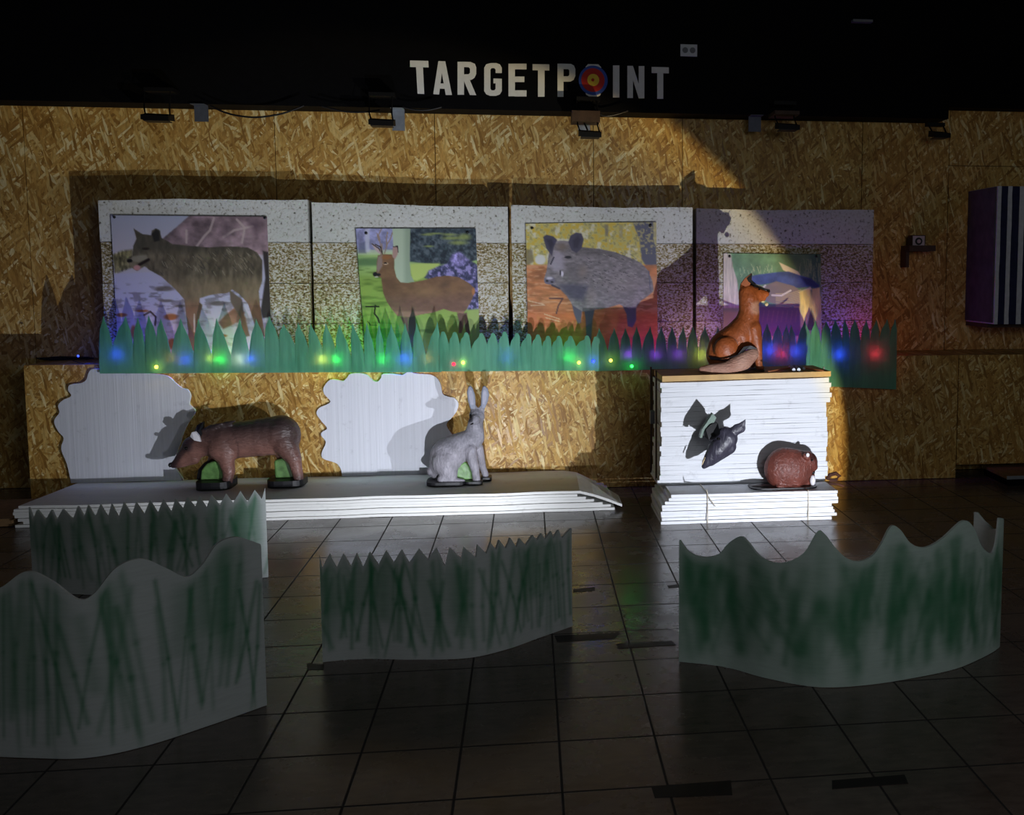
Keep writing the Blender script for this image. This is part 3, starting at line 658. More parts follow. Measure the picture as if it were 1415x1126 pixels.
# ------------------------------------------------------------------ long low stack of foam sheets
NS = 7; hts = [ZS*(i+1)/NS for i in range(NS)]
nm = ['bottom foam sheet of the long low stack, lying on the tiles', 'second foam sheet from the bottom of the long low stack', 'third foam sheet from the bottom of the long low stack', 'middle foam sheet of the long low stack', 'third foam sheet from the top of the long low stack', 'second foam sheet from the top of the long low stack', 'topmost foam sheet of the long low stack, its right end sagging down']
fl0, fr0 = onZ(22, 726, 0), onZ(852, 703, 0)
tipF = onY(855, 691, 6.30); tipB = onY(870, 692, 6.40)
for i in range(NS):
    z1 = hts[i]-.0015; z0 = hts[i]-ZS/NS+.0005
    yf = 6.265+random.uniform(-.012, .012)*(i < 6); x0 = -2.99+random.uniform(-.03, .03)+.0; x1 = min(.535, .30+.24*((ZS-.0187-hts[i])/.085))-.012
    mb = MB(); nx = 40; vs = []
    for k in range(nx+1):
        u = k/nx
        x = x0+(x1-x0)*u
        sag = 0; dy = 0
        if i == NS-1:
            xx = x0+(.57-x0)*u; x = xx
            s = max(0, xx-.30); sag = -min(.108, s*s/(s+.06)*.42) if s > 0 else 0
            zlow = (.0) ; dy = 0
        wob = .0022*math.sin(x*5.6)+.0015*math.sin(x*13+1)
        xb = x+(.02 if i < NS-1 else 0)
        yb = 6.936
        if i == NS-1 and x > .18: yb = 6.936-max(0, x-.25)*1.3
        a0, a1 = max(z0+sag+.6*wob, .001), z1+sag+wob*.6
        if i == NS-1: a0 = a1-.0165
        vs += [(x, yf+wob, a0), (x, yf+wob, a1), (x+.06*(1-u)+0, yb, a1+0), (x+.06*(1-u), yb, a0)]
    fs = []
    for k in range(nx):
        a = k*4; c = a+4; fs += [(a, c, c+1, a+1), (a+1, c+1, c+2, a+2), (a+2, c+2, c+3, a+3), (a+3, c+3, c, a)]
    fs += [(0, 1, 2, 3), (nx*4+3, nx*4+2, nx*4+1, nx*4)]
    mb.add(vs, fs)
    tag(mb.build('foam_sheet', M['sheet']), nm[i], 'foam sheet', 'foam sheets in the long low stack')
# brown board on the floor at the far left
p = [np.array(q) for q in ((-3.5,6.28,.05),(-3.04,6.3,.05),(-3.0,6.85,.05),(-3.5,6.83,.05))]
tag(MB().hexa([q-[0,0,.046] for q in p], p).build('board', M['brown']), 'brown board on the floor at the far left beside the long low stack', 'board')

# ------------------------------------------------------------------ bundle of sheets and layered butt on it
bx0, bx1 = .80, 1.83; zbn = .18
bd = thing('foam_bundle', 'low bundle of white foam sheets tied with twine, under the tall layered target', 'foam bundle', (1.31, 6.1, 0))
NBS = 9
for i in range(NBS):
    z0 = zbn*i/NBS; z1 = zbn*(i+1)/NBS-.0015
    a0 = -.02+random.uniform(-.022, .012) if i < NBS-2 else random.uniform(0, .03); a1 = random.uniform(-.02, .02)+(.03 if i in (6, 8) else 0)
    yf = 5.862+random.uniform(-.006, .008)
    mb = MB(); vs = []; nx = 20
    for k in range(nx+1):
        u = k/nx; x = bx0+a0+(bx1+a1-bx0-a0)*u; w = .003*math.sin(u*9+i)*(i > NBS-3)
        vs += [(x, yf+random.uniform(-.002, .002), z0+.001), (x, yf, z1+w*.3), (x, 6.36, z1), (x, 6.36, z0+.001)]
    fs = []
    for k in range(nx):
        a = k*4; c = a+4; fs += [(a, c, c+1, a+1), (a+1, c+1, c+2, a+2), (a+2, c+2, c+3, a+3), (a+3, c+3, c, a)]
    fs += [(0, 1, 2, 3), (nx*4+3, nx*4+2, nx*4+1, nx*4)]; mb.add(vs, fs)
    mb.build('foam_sheet', M['white'], bd)
for px in (978, 1117):
    x = onY(px, 700, 5.85)[0]
    mb = MB().tube([(x, 5.853, .002), (x, 5.85, zbn*.5), (x-.002, 5.852, zbn+.004), (x-.002, 6.0, zbn+.004), (x-.002, 6.12, zbn+.004)], .003, 6)
    if px == 978: mb.tube([(x, 5.85, zbn-.01), (x+.02, 5.842, zbn-.04), (x+.045, 5.846, zbn-.075)], .0025, 6).tube([(x, 5.85, zbn-.005), (x-.008, 5.845, zbn+.03)], .0025, 6)
    mb.build('twine', M['twine'], bd)

YF = 6.123
bt = thing('layered_target', 'tall white layered foam target block with a wooden board on top, fox sitting on it', 'archery target', (1.32, 6.34, zbn))
NL = 21; zt0 = .829
for i in range(NL):
    z0 = zbn+.003+(zt0-zbn-.003)*i/NL; z1 = zbn+.003+(zt0-zbn-.003)*(i+1)/NL-.0004
    a0 = .80-.018*math.exp(-i/3)+random.uniform(-.008, .006); a1 = 1.853+.006*math.sin(i*.8)+random.uniform(-.009, .007)
    if i > NL-6: a1 += .015
    yf = YF+random.uniform(-.0015, .0015)
    mb = MB(); vs = []; nx = 26; ph = random.uniform(0, 6)
    for k in range(nx+1):
        u = k/nx; x = a0+(a1-a0)*u; tilt = .02*(u-.5)*(i/NL)
        j = random.uniform(-.0015, .0015); w = .0012*math.sin(u*11+ph)
        vs += [(x, yf+.0012, z0+tilt), (x, yf+j*.4, z0+.001+tilt), (x, yf+j*.4, z1-.001+tilt+w), (x, yf+.0012, z1+tilt+w), (x, 6.50, z1+tilt), (x, 6.50, z0+tilt)]
    fs = []
    for k in range(nx):
        a = k*6; c = a+6; fs += [(a+q, c+q, c+(q+1) % 6, a+(q+1) % 6) for q in range(6)]
    fs += [tuple(range(6)), tuple(range(nx*6+5, nx*6-1, -1))]; mb.add(vs, fs)
    mb.build('foam_layer', M['white'], bt)
xa, xb = .805, 1.868
tb = MB().hexa([(xa, YF-.012, zt0-.002), (xb, YF-.012, zt0+.017), (xb, 6.52, zt0+.017), (xa, 6.52, zt0-.002)], [(xa, YF-.012, zt0+.033), (xb, YF-.012, zt0+.05), (xb, 6.52, zt0+.05), (xa, 6.52, zt0+.033)])
tb.build('top_board', M['wood'], bt)
MB().box(xa-.02, xb-.01, 6.525, 6.545, zbn+.01, zt0+.035).build('back_board', M['brown'], bt)
for (xq, yq) in ((xa-.026, 6.2), (xa-.03, 6.44), (xb+.01, 6.3)):
    MB().tube([(xq, yq, zbn+.02), (xq, yq, zt0+.06)], .006, 8).build('threaded_rod', M['darkwood'] if xq < 1 else M['steel'], bt)
MB().box(xa-.05, xa-.022, 6.3, 6.36, .54, .62).build('buckle', M['grey'], bt)
ZTOP = lambda x: zt0+.033+.017*(x-xa)/(xb-xa)

# short rusty hook beside the base on the right
p = onY(1157, 656, 6.2); q = onY(1172, 671, 6.2)
mb = MB().tube([onY(1143,662,6.2), onY(1147,656,6.19), onY(1155,654,6.19), onY(1160,658,6.19), onY(1156,663,6.19), onY(1146,664,6.2)], .013, 8).tube([onY(1144,668,6.2), onY(1158,669,6.18), onY(1166,672,6.17)], .008, 8)
tag(mb.build('rusty_hook', plain('rusty_iron', rgb(74,44,34), .7, .3, var=.3)), 'small rust-brown hook sticking out beside the right foot of the layered target', 'hook')

# pliers on the top board
P0 = onZ(1090, 510, ZTOP(1.7)+.012)
pl = thing('pliers', 'small pliers with a copper rod lying on the board right of the fox', 'tool', P0)
pp = lambda x, y, z=.012: np.array(onZ(x, y, ZTOP(1.7)+z))
MB().tube([pp(1062,513), pp(1080,510), pp(1092,508.5)], [.004, .008, .008], 8).build('handle', M['copper'], pl)
MB().tube([pp(1110,508), pp(1122,510), pp(1138,512)], [.007, .006, .003], 8).build('handle', M['copper'], pl)
MB().tube([pp(1091,506), pp(1097,511)], .011, 8).tube([pp(1098,506), pp(1104,511)], .012, 8).tube([pp(1104,506), pp(1111,509)], .009, 8).build('jaw', M['steel'], pl)

# ------------------------------------------------------------------ animals
def organic(blobs, voxel, smooth=6):
    """tapered limbs and volumes fused into one continuous surface"""
    mb = MB()
    for bl in blobs:
        (p1, r1, p2, r2) = bl[:4]; ys = bl[4] if len(bl) > 4 else 1.
        p1 = np.array(p1, float); p2 = np.array(p2, float); n = 7; d = p2-p1; L = np.linalg.norm(d)
        steps = max(2, int(L/(min(r1, r2)*.5))+1)
        m = min(steps, 14)
        for i in range(m+1):
            t = i/m; r = r1+(r2-r1)*t; c = p1+d*t; mb.ball(c, (r, r*ys, r), 14, 10)
    me = bpy.data.meshes.new('tmp'); me.from_pydata(mb.v, [], mb.f); ob = bpy.data.objects.new('tmp', me); COL.objects.link(ob)
    m = ob.modifiers.new('r', 'REMESH'); m.mode = 'VOXEL'; m.voxel_size = voxel
    s = ob.modifiers.new('s', 'SMOOTH'); s.iterations = smooth; s.factor = .5
    dg = bpy.context.evaluated_depsgraph_get(); dg.update(); ev = ob.evaluated_get(dg); m2 = ev.to_mesh()
    V = np.zeros(len(m2.vertices)*3); m2.vertices.foreach_get('co', V); V = V.reshape(-1, 3); Fs = [tuple(p.vertices) for p in m2.polygons]
    ev.to_mesh_clear(); bpy.data.objects.remove(ob); return V, Fs
def organic_obj(name, blobs, voxel, mat, parent, colour, smooth=6):
    V, Fs = organic(blobs, voxel, smooth); mb = MB(); mb.v = [tuple(v) for v in V]; mb.f = Fs; mb.m = [0]*len(Fs)
    return mb.build(name, mat, parent, colors=colour(V) if colour else None, smooth=True, fix=False)
def frame(ox, oy, s, Y):
    """local picture units -> world at depth Y(+d); and unit size in metres"""
    c = onY(ox+500/s, oy+500/s, Y); c1_ = onY(ox+600/s, oy+500/s, Y); u = (c1_[0]-c[0])/100
    def A(x, y, d=0): 
        p = onY(ox+x/s, oy+y/s, Y); return np.array([p[0], p[1]+d, p[2]])
    return A, u
def mixc(a, b, t): t = np.clip(t, 0, 1)[:, None]; return np.array(a)*(1-t)+np.array(b)*t
def flat_leaf(pts, d, front, mat, parent, name, bulge=.0):
    P = [np.array(p) for p in pts]; return MB().prism(P, d).build(name, mat, parent)
def fur_jitter(V, amp, sc, seed=1):
    r = np.random.default_rng(seed); k = r.normal(size=(6, 3))*sc; ph = r.uniform(0, 6.28, 6)
    return sum(np.sin(V@k[i]+ph[i]) for i in range(6))/6*amp

# --- boar
BY = 6.70
A, u = frame(220, 520, 6.255, BY)
boar = thing('boar_figure', 'brown foam boar figure with lowered head, standing on the long low stack', 'animal figure', (A(800,880)[0], BY, ZS))
R = lambda v: v*u
bl = [ (A(590,555), R(172), A(800,535), R(172), .8), (A(800,535), R(172), A(1050,505), R(182), .8), (A(1050,505), R(182), A(1085,540), R(140), .85),
  (A(560,560), R(165), A(420,570), R(118), .8), (A(420,570), R(112), A(300,615), R(108), .78), (A(300,618), R(104), A(215,690), R(68), .75), (A(215,690), R(66), A(130,760), R(26), .85), (A(300,690), R(60), A(180,755), R(32), .8),
  (A(300,705), R(60), A(215,752), R(32), .8), (A(250,680), R(70), A(190,725), R(46), .75), (A(190,728), R(44), A(108,766), R(24), .9), (A(215,762), R(28), A(118,782), R(17), .8), (A(560,600,-.05), R(130), A(600,690,-.06), R(80), .6),
  (A(570,640,-.03), R(90), A(632,800,-.075), R(56)), (A(632,800,-.075), R(54), A(615,900,-.075), R(46)),
  (A(500,640,.03), R(70), A(430,780,.06), R(50)), (A(430,780,.06), R(48), A(400,900,.06), R(40)),
  (A(1090,560,-.03), R(120), A(1190,700,-.07), R(66)), (A(1190,700,-.07), R(62), A(1225,860,-.07), R(46)),
  (A(1060,600,.03), R(100), A(1060,760,.08), R(56)), (A(1060,760,.08), R(52), A(1010,870,.08), R(40)) ]
for i in range(6): bl.append((A(395+i*36, 462-i*10, -.03-.012*(i % 3)), R(24), A(478+i*40, 412-i*8, -.045-.012*(i % 3)), R(13), .7))
x_ = lambda V: V[:, 0]
def boarcol(V):
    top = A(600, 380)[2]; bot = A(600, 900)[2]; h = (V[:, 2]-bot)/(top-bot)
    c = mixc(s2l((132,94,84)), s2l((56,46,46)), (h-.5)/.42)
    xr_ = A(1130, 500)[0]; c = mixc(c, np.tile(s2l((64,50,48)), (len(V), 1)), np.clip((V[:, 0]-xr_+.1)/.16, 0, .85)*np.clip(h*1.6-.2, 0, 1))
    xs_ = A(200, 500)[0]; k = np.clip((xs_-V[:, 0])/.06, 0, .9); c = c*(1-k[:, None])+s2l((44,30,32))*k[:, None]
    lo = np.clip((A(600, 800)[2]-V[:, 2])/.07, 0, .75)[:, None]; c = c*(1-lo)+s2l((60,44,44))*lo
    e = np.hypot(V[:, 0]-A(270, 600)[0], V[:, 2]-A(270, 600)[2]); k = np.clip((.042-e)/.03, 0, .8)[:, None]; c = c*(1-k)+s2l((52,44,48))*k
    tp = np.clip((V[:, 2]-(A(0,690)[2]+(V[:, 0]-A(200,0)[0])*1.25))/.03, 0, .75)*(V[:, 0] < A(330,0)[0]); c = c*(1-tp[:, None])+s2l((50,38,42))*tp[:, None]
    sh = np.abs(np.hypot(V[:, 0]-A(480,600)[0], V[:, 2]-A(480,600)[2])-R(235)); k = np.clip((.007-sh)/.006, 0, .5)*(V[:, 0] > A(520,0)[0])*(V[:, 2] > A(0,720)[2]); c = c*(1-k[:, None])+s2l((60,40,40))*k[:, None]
    return c*(1+fur_jitter(V, .25, 60)[:, None])
bodymat = vcol('glossy_fur_paint', .36, .45, .55, 55, (.5, 1, 1.4))
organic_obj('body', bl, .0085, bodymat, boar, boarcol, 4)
MB().ball(A(268, 602, -.083), (.012, .008, .011), 12, 8).build('eye', M['eye'], boar, smooth=True)
MB().prism([A(298,505,-.07), A(315,468,-.075), A(345,462,-.075), A(375,495,-.078), A(392,548,-.08), A(340,535,-.083)], (0, .02, 0)).build('ear', M['ivory'], boar)
MB().prism([A(300,500,-.02), A(330,420,-.01), A(385,390,-.01), A(400,520,-.05), A(350,480,-.05)], (0, .03, 0)).build('ear', M['rubber'], boar)
MB().ball(A(97, 765), (.012, .020, .015), 12, 8).build('snout_tip', M['rubber'], boar, smooth=True)
def web(A, pts, y0, th, parent, mat, name='green_web'):
    mb = MB().prism([A(x, y, y0) for x, y in pts], (0, th, 0)); o = mb.build(name, mat, parent)
    bv = o.modifiers.new('b', 'BEVEL'); bv.width = .012; bv.segments = 3; bv.limit_method = 'ANGLE'; return o
web(A, [(385,800),(430,740),(500,718),(560,745),(585,820),(575,908),(440,915),(375,900)], -.055, .09, boar, M['greenweb'])
web(A, [(330,880),(345,800),(400,735),(450,720),(420,780),(385,910)], -.03, .07, boar, M['rubber'], 'dark_web')
web(A, [(1000,720),(1080,700),(1150,725),(1195,780),(1200,880),(1120,895),(1010,880)], -.03, .08, boar, M['greenweb'])
def slab(A, pts, y0, y1, zb, h, parent, mat=None):
    X = [A(x, 900)[0] for x in pts]; n = 10
    P = []
    for i in range(24):
        a = i*2*math.pi/24; sx = abs(math.cos(a))**.5*math.copysign(1, math.cos(a)); sy = abs(math.sin(a))**.5*math.copysign(1, math.sin(a))
        P.append(np.array([(X[0]+X[1])/2+(X[1]-X[0])/2*sx, (y0+y1)/2+(y1-y0)/2*sy, zb]))
    return MB().prism(P, (0, 0, h)).build('foot_base', mat or M['rubber'], parent)
slab(A, (355, 660), BY-.15, BY+.11, ZS+.001, .05, boar)
slab(A, (955, 1270), BY-.13, BY+.12, ZS+.001, .045, boar)

# --- hare
HY = 6.63
A, u = frame(570, 510, 6.253, HY)
hare = thing('hare_figure', 'grey foam hare figure with upright ears, sitting on the long low stack', 'animal figure', (A(400,960)[0], HY, ZS))
bl = [ (A(520,600), R(92), A(400,680), R(130), .85), (A(400,680), R(132), A(310,745), R(162), .85), (A(310,745), R(162), A(265,820), R(120), .85),
  (A(548,440), R(62), A(535,590), R(90), .9), (A(565,415), R(60), A(545,400), R(58)), (A(545,425,-.04), R(46), A(510,440,-.08), R(26)),
  (A(290,790,-.06), R(118), A(330,880,-.08), R(70), .7), (A(260,930,-.08), R(38), A(440,950,-.09), R(28)),
  (A(500,690,-.045), R(60), A(545,850,-.06), R(40)), (A(545,850,-.06), R(38), A(560,955,-.07), R(34)),
  (A(560,690,.03), R(55), A(600,850,.05), R(34)), (A(600,850,.05), R(32), A(630,925,.04), R(30)), (A(160,880), R(40), A(190,900), R(44)),
  (A(520,400), R(26), A(530,330), R(28), .6), (A(598,390), R(26), A(600,330), R(26), .6) ]
def harecol(V):
    c = np.tile(s2l((136,134,142)), (len(V), 1)); j = fur_jitter(V, .3, 90)
    zt_ = A(500, 600)[2]; k = np.clip((zt_-V[:, 2])/.25, 0, .35)[:, None]; c = c*(1-k)+s2l((156,150,156))*k
    e = np.hypot((V[:, 0]-A(507, 430)[0]), (V[:, 2]-A(507, 420)[2])*.7); k = np.clip((.022-e)/.012, 0, .9)[:, None]; c = c*(1-k)+s2l((30,28,34))*k
    return c*(1+j[:, None])
haremat = vcol('grey_fur_paint', .5, .35, .6, 70, (1.2, 1, .5))
organic_obj('body', bl, .0065, haremat, hare, harecol, 4)
for pts, dk in (([(500,345),(478,270),(470,200),(480,155),(497,138),(520,160),(540,220),(546,290),(545,350)], 0), ([(590,335),(592,270),(594,200),(605,150),(625,140),(652,170),(664,220),(650,280),(622,345)], 0)):
    o = MB().prism([A(x, y, -.012) for x, y in pts], (0, .022, 0)).build('ear', M['greyfoam'] if dk else plain('ear_grey', rgb(128,132,146), .5, .3), hare)
    bv = o.modifiers.new('b', 'BEVEL'); bv.width = .009; bv.segments = 3
    cx = sum(p[0] for p in pts)/len(pts); cy = sum(p[1] for p in pts)/len(pts)
    MB().prism([A(cx+(x-cx)*.5, cy+(y-cy)*.62, -.0145) for x, y in pts], (0, .004, 0)).build('inner_ear', plain('inner_ear', rgb(150,150,164), .5, .3), hare)
MB().ball(A(515, 448, -.085), (.014, .01, .012), 12, 8).build('nose', M['eye'], hare, smooth=True)
MB().ball(A(505, 395, -.05), (.008, .01, .012), 12, 8).build('eye', M['eye'], hare, smooth=True)
web(A, [(305,940),(330,880),(390,820),(460,785),(495,830),(515,880),(522,945),(420,950)], -.05, .07, hare, M['greenweb'])
slab(A, (128, 470), HY-.14, HY+.08, ZS+.001, .024, hare); slab(A, (455, 612), HY-.12, HY-.02, ZS+.001, .022, hare); slab(A, (585, 682), HY-.01, HY+.10, ZS+.001, .024, hare)

# --- fox
FY = 6.27
A, u = frame(950, 360, 6.627, FY)
fox = thing('fox_figure', 'orange-brown foam fox figure sitting on the tall layered target', 'animal figure', (A(450,1030)[0], FY, ZTOP(1.1)))
bl = [ (A(550,300), R(84), A(575,330), R(88), .85), (A(570,310), R(80), A(640,310), R(62), .8), (A(640,312), R(58), A(722,305), R(30), .8), (A(640,345), R(36), A(700,352), R(22), .8),
  (A(562,340), R(94), A(565,470), R(95), .9), (A(565,470), R(95), A(545,580), R(116), .85), (A(545,580), R(116), A(470,690), R(142), .85), (A(470,690), R(142), A(335,800), R(148), .85), (A(335,800), R(148), A(300,860), R(130), .85),
  (A(330,800,-.07), R(110), A(370,870,-.08), R(60), .6), (A(500,215), R(18), A(520,270), R(46), .6),
  (A(590,620,-.03), R(78), A(625,800,-.04), R(48)), (A(625,800,-.04), R(46), A(640,960,-.045), R(34)), (A(585,640,.04), R(70), A(600,830,.05), R(42)), (A(600,830,.05), R(40), A(610,960,.05), R(32)), (A(640,965,-.05), R(30), A(665,975,-.055), R(22)) ]
def foxcol(V):
    c = np.tile(s2l((160,84,42)), (len(V), 1)); j = fur_jitter(V, .2, 60)
    xl = A(420, 500)[0]; d = (V[:, 0]-A(330, 800)[0])+(V[:, 2]-A(330, 800)[2])*-.0
    lo = np.clip((A(500, 850)[2]-V[:, 2])/.05, 0, .4)[:, None]; c = c*(1-lo)+s2l((150,92,60))*lo
    e = np.hypot(V[:, 0]-A(620, 430)[0], V[:, 2]-A(620, 430)[2]); k = np.clip((.05-e)/.04, 0, .55)[:, None]; c = c*(1-k)+s2l((220,170,140))*k
    # seam above the haunch
    e = np.abs(np.hypot(V[:, 0]-A(335, 800)[0], V[:, 2]-A(335, 800)[2])-R(112)); k = np.clip((.006-e)/.004, 0, .7)*(V[:, 2] > A(0, 850)[2])*(V[:, 0] < A(440, 800)[0]); c = c*(1-k[:, None])+s2l((60,28,16))*k[:, None]
    return c*(1+j[:, None])
foxmat = vcol('orange_fur_paint', .4, .4, .5, 60, (.8, 1, .6))
organic_obj('body', bl, .0068, foxmat, fox, foxcol, 4)
fm_ = plain('fox_ear_orange', rgb(150,80,42), .45, .4)
for dy, pts in ((-.03, [(480,215),(520,160),(582,115),(578,190),(560,225),(520,240)]), (.035, [(545,215),(575,160),(640,212),(660,232),(600,240)])):
    o = MB().prism([A(x, y, dy) for x, y in pts], (0, .02, 0)).build('ear', fm_ if dy < 0 else M['rubber'], fox)
MB().prism([A(534,165,-.034), A(582,116,-.034), A(576,175,-.034), A(600,212,-.034), A(655,226,-.034), A(700,255,-.03), A(745,262,-.03), A(742,272,-.03), A(690,268,-.033), A(620,238,-.036), A(570,208,-.037), A(545,190,-.037)], (0, .05, 0)).build('dark_brow', M['rubber'], fox)
MB().ball(A(740, 280), (.012, .014, .011), 12, 8).build('nose', M['eye'], fox, smooth=True)
MB().ball(A(640, 262, -.052), (.007, .005, .006), 10, 8).build('eye', M['eye'], fox, smooth=True)
MB().ball(A(690, 376), (.013, .012, .007), 10, 8).ball(A(724, 400), (.012, .012, .012), 10, 8).build('chin_tuft', plain('cream_fur', rgb(220,205,160), .6, .3), fox, smooth=True)
tb_ = [ (A(110,985,-.09), R(30), A(200,985,-.1), R(52), .8), (A(200,985,-.1), R(52), A(330,975,-.11), R(64), .8), (A(330,975,-.11), R(64), A(480,905,-.11), R(82), .7), (A(480,905,-.11), R(82), A(560,850,-.1), R(60), .7), (A(560,850,-.1), R(58), A(600,800,-.08), R(16), .7) ]
def tailcol(V): return mixc(s2l((160,112,92)), s2l((190,150,130)), fur_jitter(V, 1.2, 50)*.5+.5)
organic_obj('tail', tb_, .006, vcol('tail_fur_paint', .5, .3, .7, 60, (.6, 1, 2)), fox, tailcol, 4)
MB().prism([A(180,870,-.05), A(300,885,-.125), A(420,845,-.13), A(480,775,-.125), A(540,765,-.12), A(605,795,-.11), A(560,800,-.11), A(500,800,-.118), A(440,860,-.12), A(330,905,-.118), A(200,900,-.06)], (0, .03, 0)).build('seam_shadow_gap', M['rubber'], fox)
slab(A, (110, 690), FY-.12, FY+.11, ZTOP(1.05)+.0045, .012, fox, M['darkwood'])

# --- beaver
VY = 6.0
A, u = frame(940, 530, 6.432, VY)
bev = thing('beaver_figure', 'round reddish-brown beaver figure sitting on the tied foam bundle', 'animal figure', (A(960,940)[0], VY, zbn))
bl = [ (A(930,755), R(190), A(985,760), R(186), .62), (A(985,760), R(180), A(1060,730), R(140), .64), (A(1060,725), R(130), A(1120,700), R(104), .68), (A(1120,705), R(95), A(1175,735), R(48), .75), (A(1180,738), R(42), A(1198,742), R(26)),
  (A(1085,625,-.06), R(24), A(1105,640,-.06), R(26)), (A(1140,800), R(52), A(1165,830), R(34), .7), (A(1060,860), R(70), A(1120,890), R(44), .7), (A(860,900,-.05), R(30), A(960,925,-.06), R(26)), (A(990,910,-.06), R(26), A(1110,925,-.07), R(22)) ]
def bevcol(V):
    c = np.tile(s2l((108,58,48)), (len(V), 1)); k = np.clip((A(800, 0)[0]-V[:, 0])/.06, 0, .5)[:, None]; c = c*(1-k)+s2l((84,46,40))*k
    e = np.hypot(V[:, 0]-A(1165, 640)[0], V[:, 2]-A(1165, 640)[2]); k = np.clip((.03-e)/.02, 0, .7)[:, None]; c = c*(1-k)+s2l((40,24,24))*k
    return c*(1+fur_jitter(V, .25, 90)[:, None])
organic_obj('body', bl, .006, vcol('brown_fur_paint', .42, .4, .6, 75, (1, 1, .7)), bev, bevcol, 4)
MB().ball(A(1100, 612, -.085), (.011, .006, .013), 12, 8).build('ear_spot', M['ivory'], bev, smooth=True)
MB().ball(A(1165, 850, -.03), (.018, .02, .033), 12, 8).build('teeth', M['ivory'], bev, smooth=True)
MB().ball(A(1172, 785, -.012), (.014, .02, .013), 12, 8).build('mouth', M['rubber'], bev, smooth=True)
MB().ball(A(1208, 748), (.009, .014, .008), 10, 8).build('nose', M['eye'], bev, smooth=True)
MB().ball(A(1150, 668, -.055), (.006, .005, .006), 10, 8).build('eye', M['eye'], bev, smooth=True)
def tl(V): return np.tile(s2l((50,38,40)), (len(V), 1))
organic_obj('tail', [(A(640,918), R(20), A(720,915), R(24), 2.2), (A(720,915), R(24), A(800,915), R(22), 1.8)], .004, vcol('tail_paint', .4, .5, .3, 60), bev, tl)
slab(A, (610, 1200), VY-.09, VY+.09, zbn+.001, .008, bev)

# --- black animal head mounted on the butt
GY = 5.93
A, u = frame(940, 530, 6.432, GY)
hd = thing('animal_head', 'dark grey foam animal head with pointed ears hanging on the front of the layered target', 'animal figure', (A(330,600)[0], GY, A(330,600)[2]))
bl = [ (A(212,735), R(24), A(235,705), R(40), .8), (A(235,700), R(42), A(330,590), R(90), .75), (A(330,590), R(90), A(420,490), R(92), .8), (A(420,490), R(90), A(400,450), R(70), .8), (A(270,690), R(44), A(430,560), R(70), .7),
  (A(440,450,-.01), R(52), A(500,400,-.02), R(44), .6), (A(500,400,-.02), R(48), A(530,390,-.02), R(46), .5), (A(530,385,-.02), R(40), A(572,312,-.03), R(6), .5),
  (A(320,470,.03), R(66), A(268,420,.05), R(70), .7), (A(268,420,.05), R(68), A(288,335,.06), R(42), .6), (A(288,335,.06), R(40), A(292,285,.06), R(14), .6),
  (A(350,500,.03), R(80), A(350,500,.15), R(60)) ]
def hdcol(V):
    c = np.tile(s2l((58,56,68)), (len(V), 1)); k = np.clip((A(310, 0)[0]-V[:, 0])/.03, 0, 1)*np.clip((V[:, 2]-A(0, 500)[2])/.02, 0, 1); c = c*(1-k[:, None])+s2l((60,84,74))*k[:, None]
    return c*(1+fur_jitter(V, .3, 80)[:, None])
organic_obj('head', bl, .005, vcol('dark_head_paint', .4, .45, .5, 55), hd, hdcol, 3)
MB().prism([A(212,470,-.005), A(226,408,-.005), A(268,368,.0), A(310,338,.01), A(338,352,.01), A(352,400,.0), A(345,440,-.03), A(300,482,-.03), A(250,496,-.02)], (0, .06, 0)).build('ear_opening', M['pin'], hd)
MB().prism([A(x, y, -.012) for x, y in [(172,478),(192,400),(232,345),(285,262),(318,300),(300,340),(252,358),(216,400),(202,440),(192,480)]], (0, .05, 0)).build('ear_rim', M['dgreen'], hd)
MB().ball(A(318, 472, -.075), (.013, .008, .009), 12, 8).build('eye', M['eye'], hd, smooth=True)
MB().tube([A(186,712,-.03), A(205,665,-.035), A(212,650,-.03)], .0035, 8).build('tusk', plain('bone', rgb(200,180,140), .5, .3), hd)

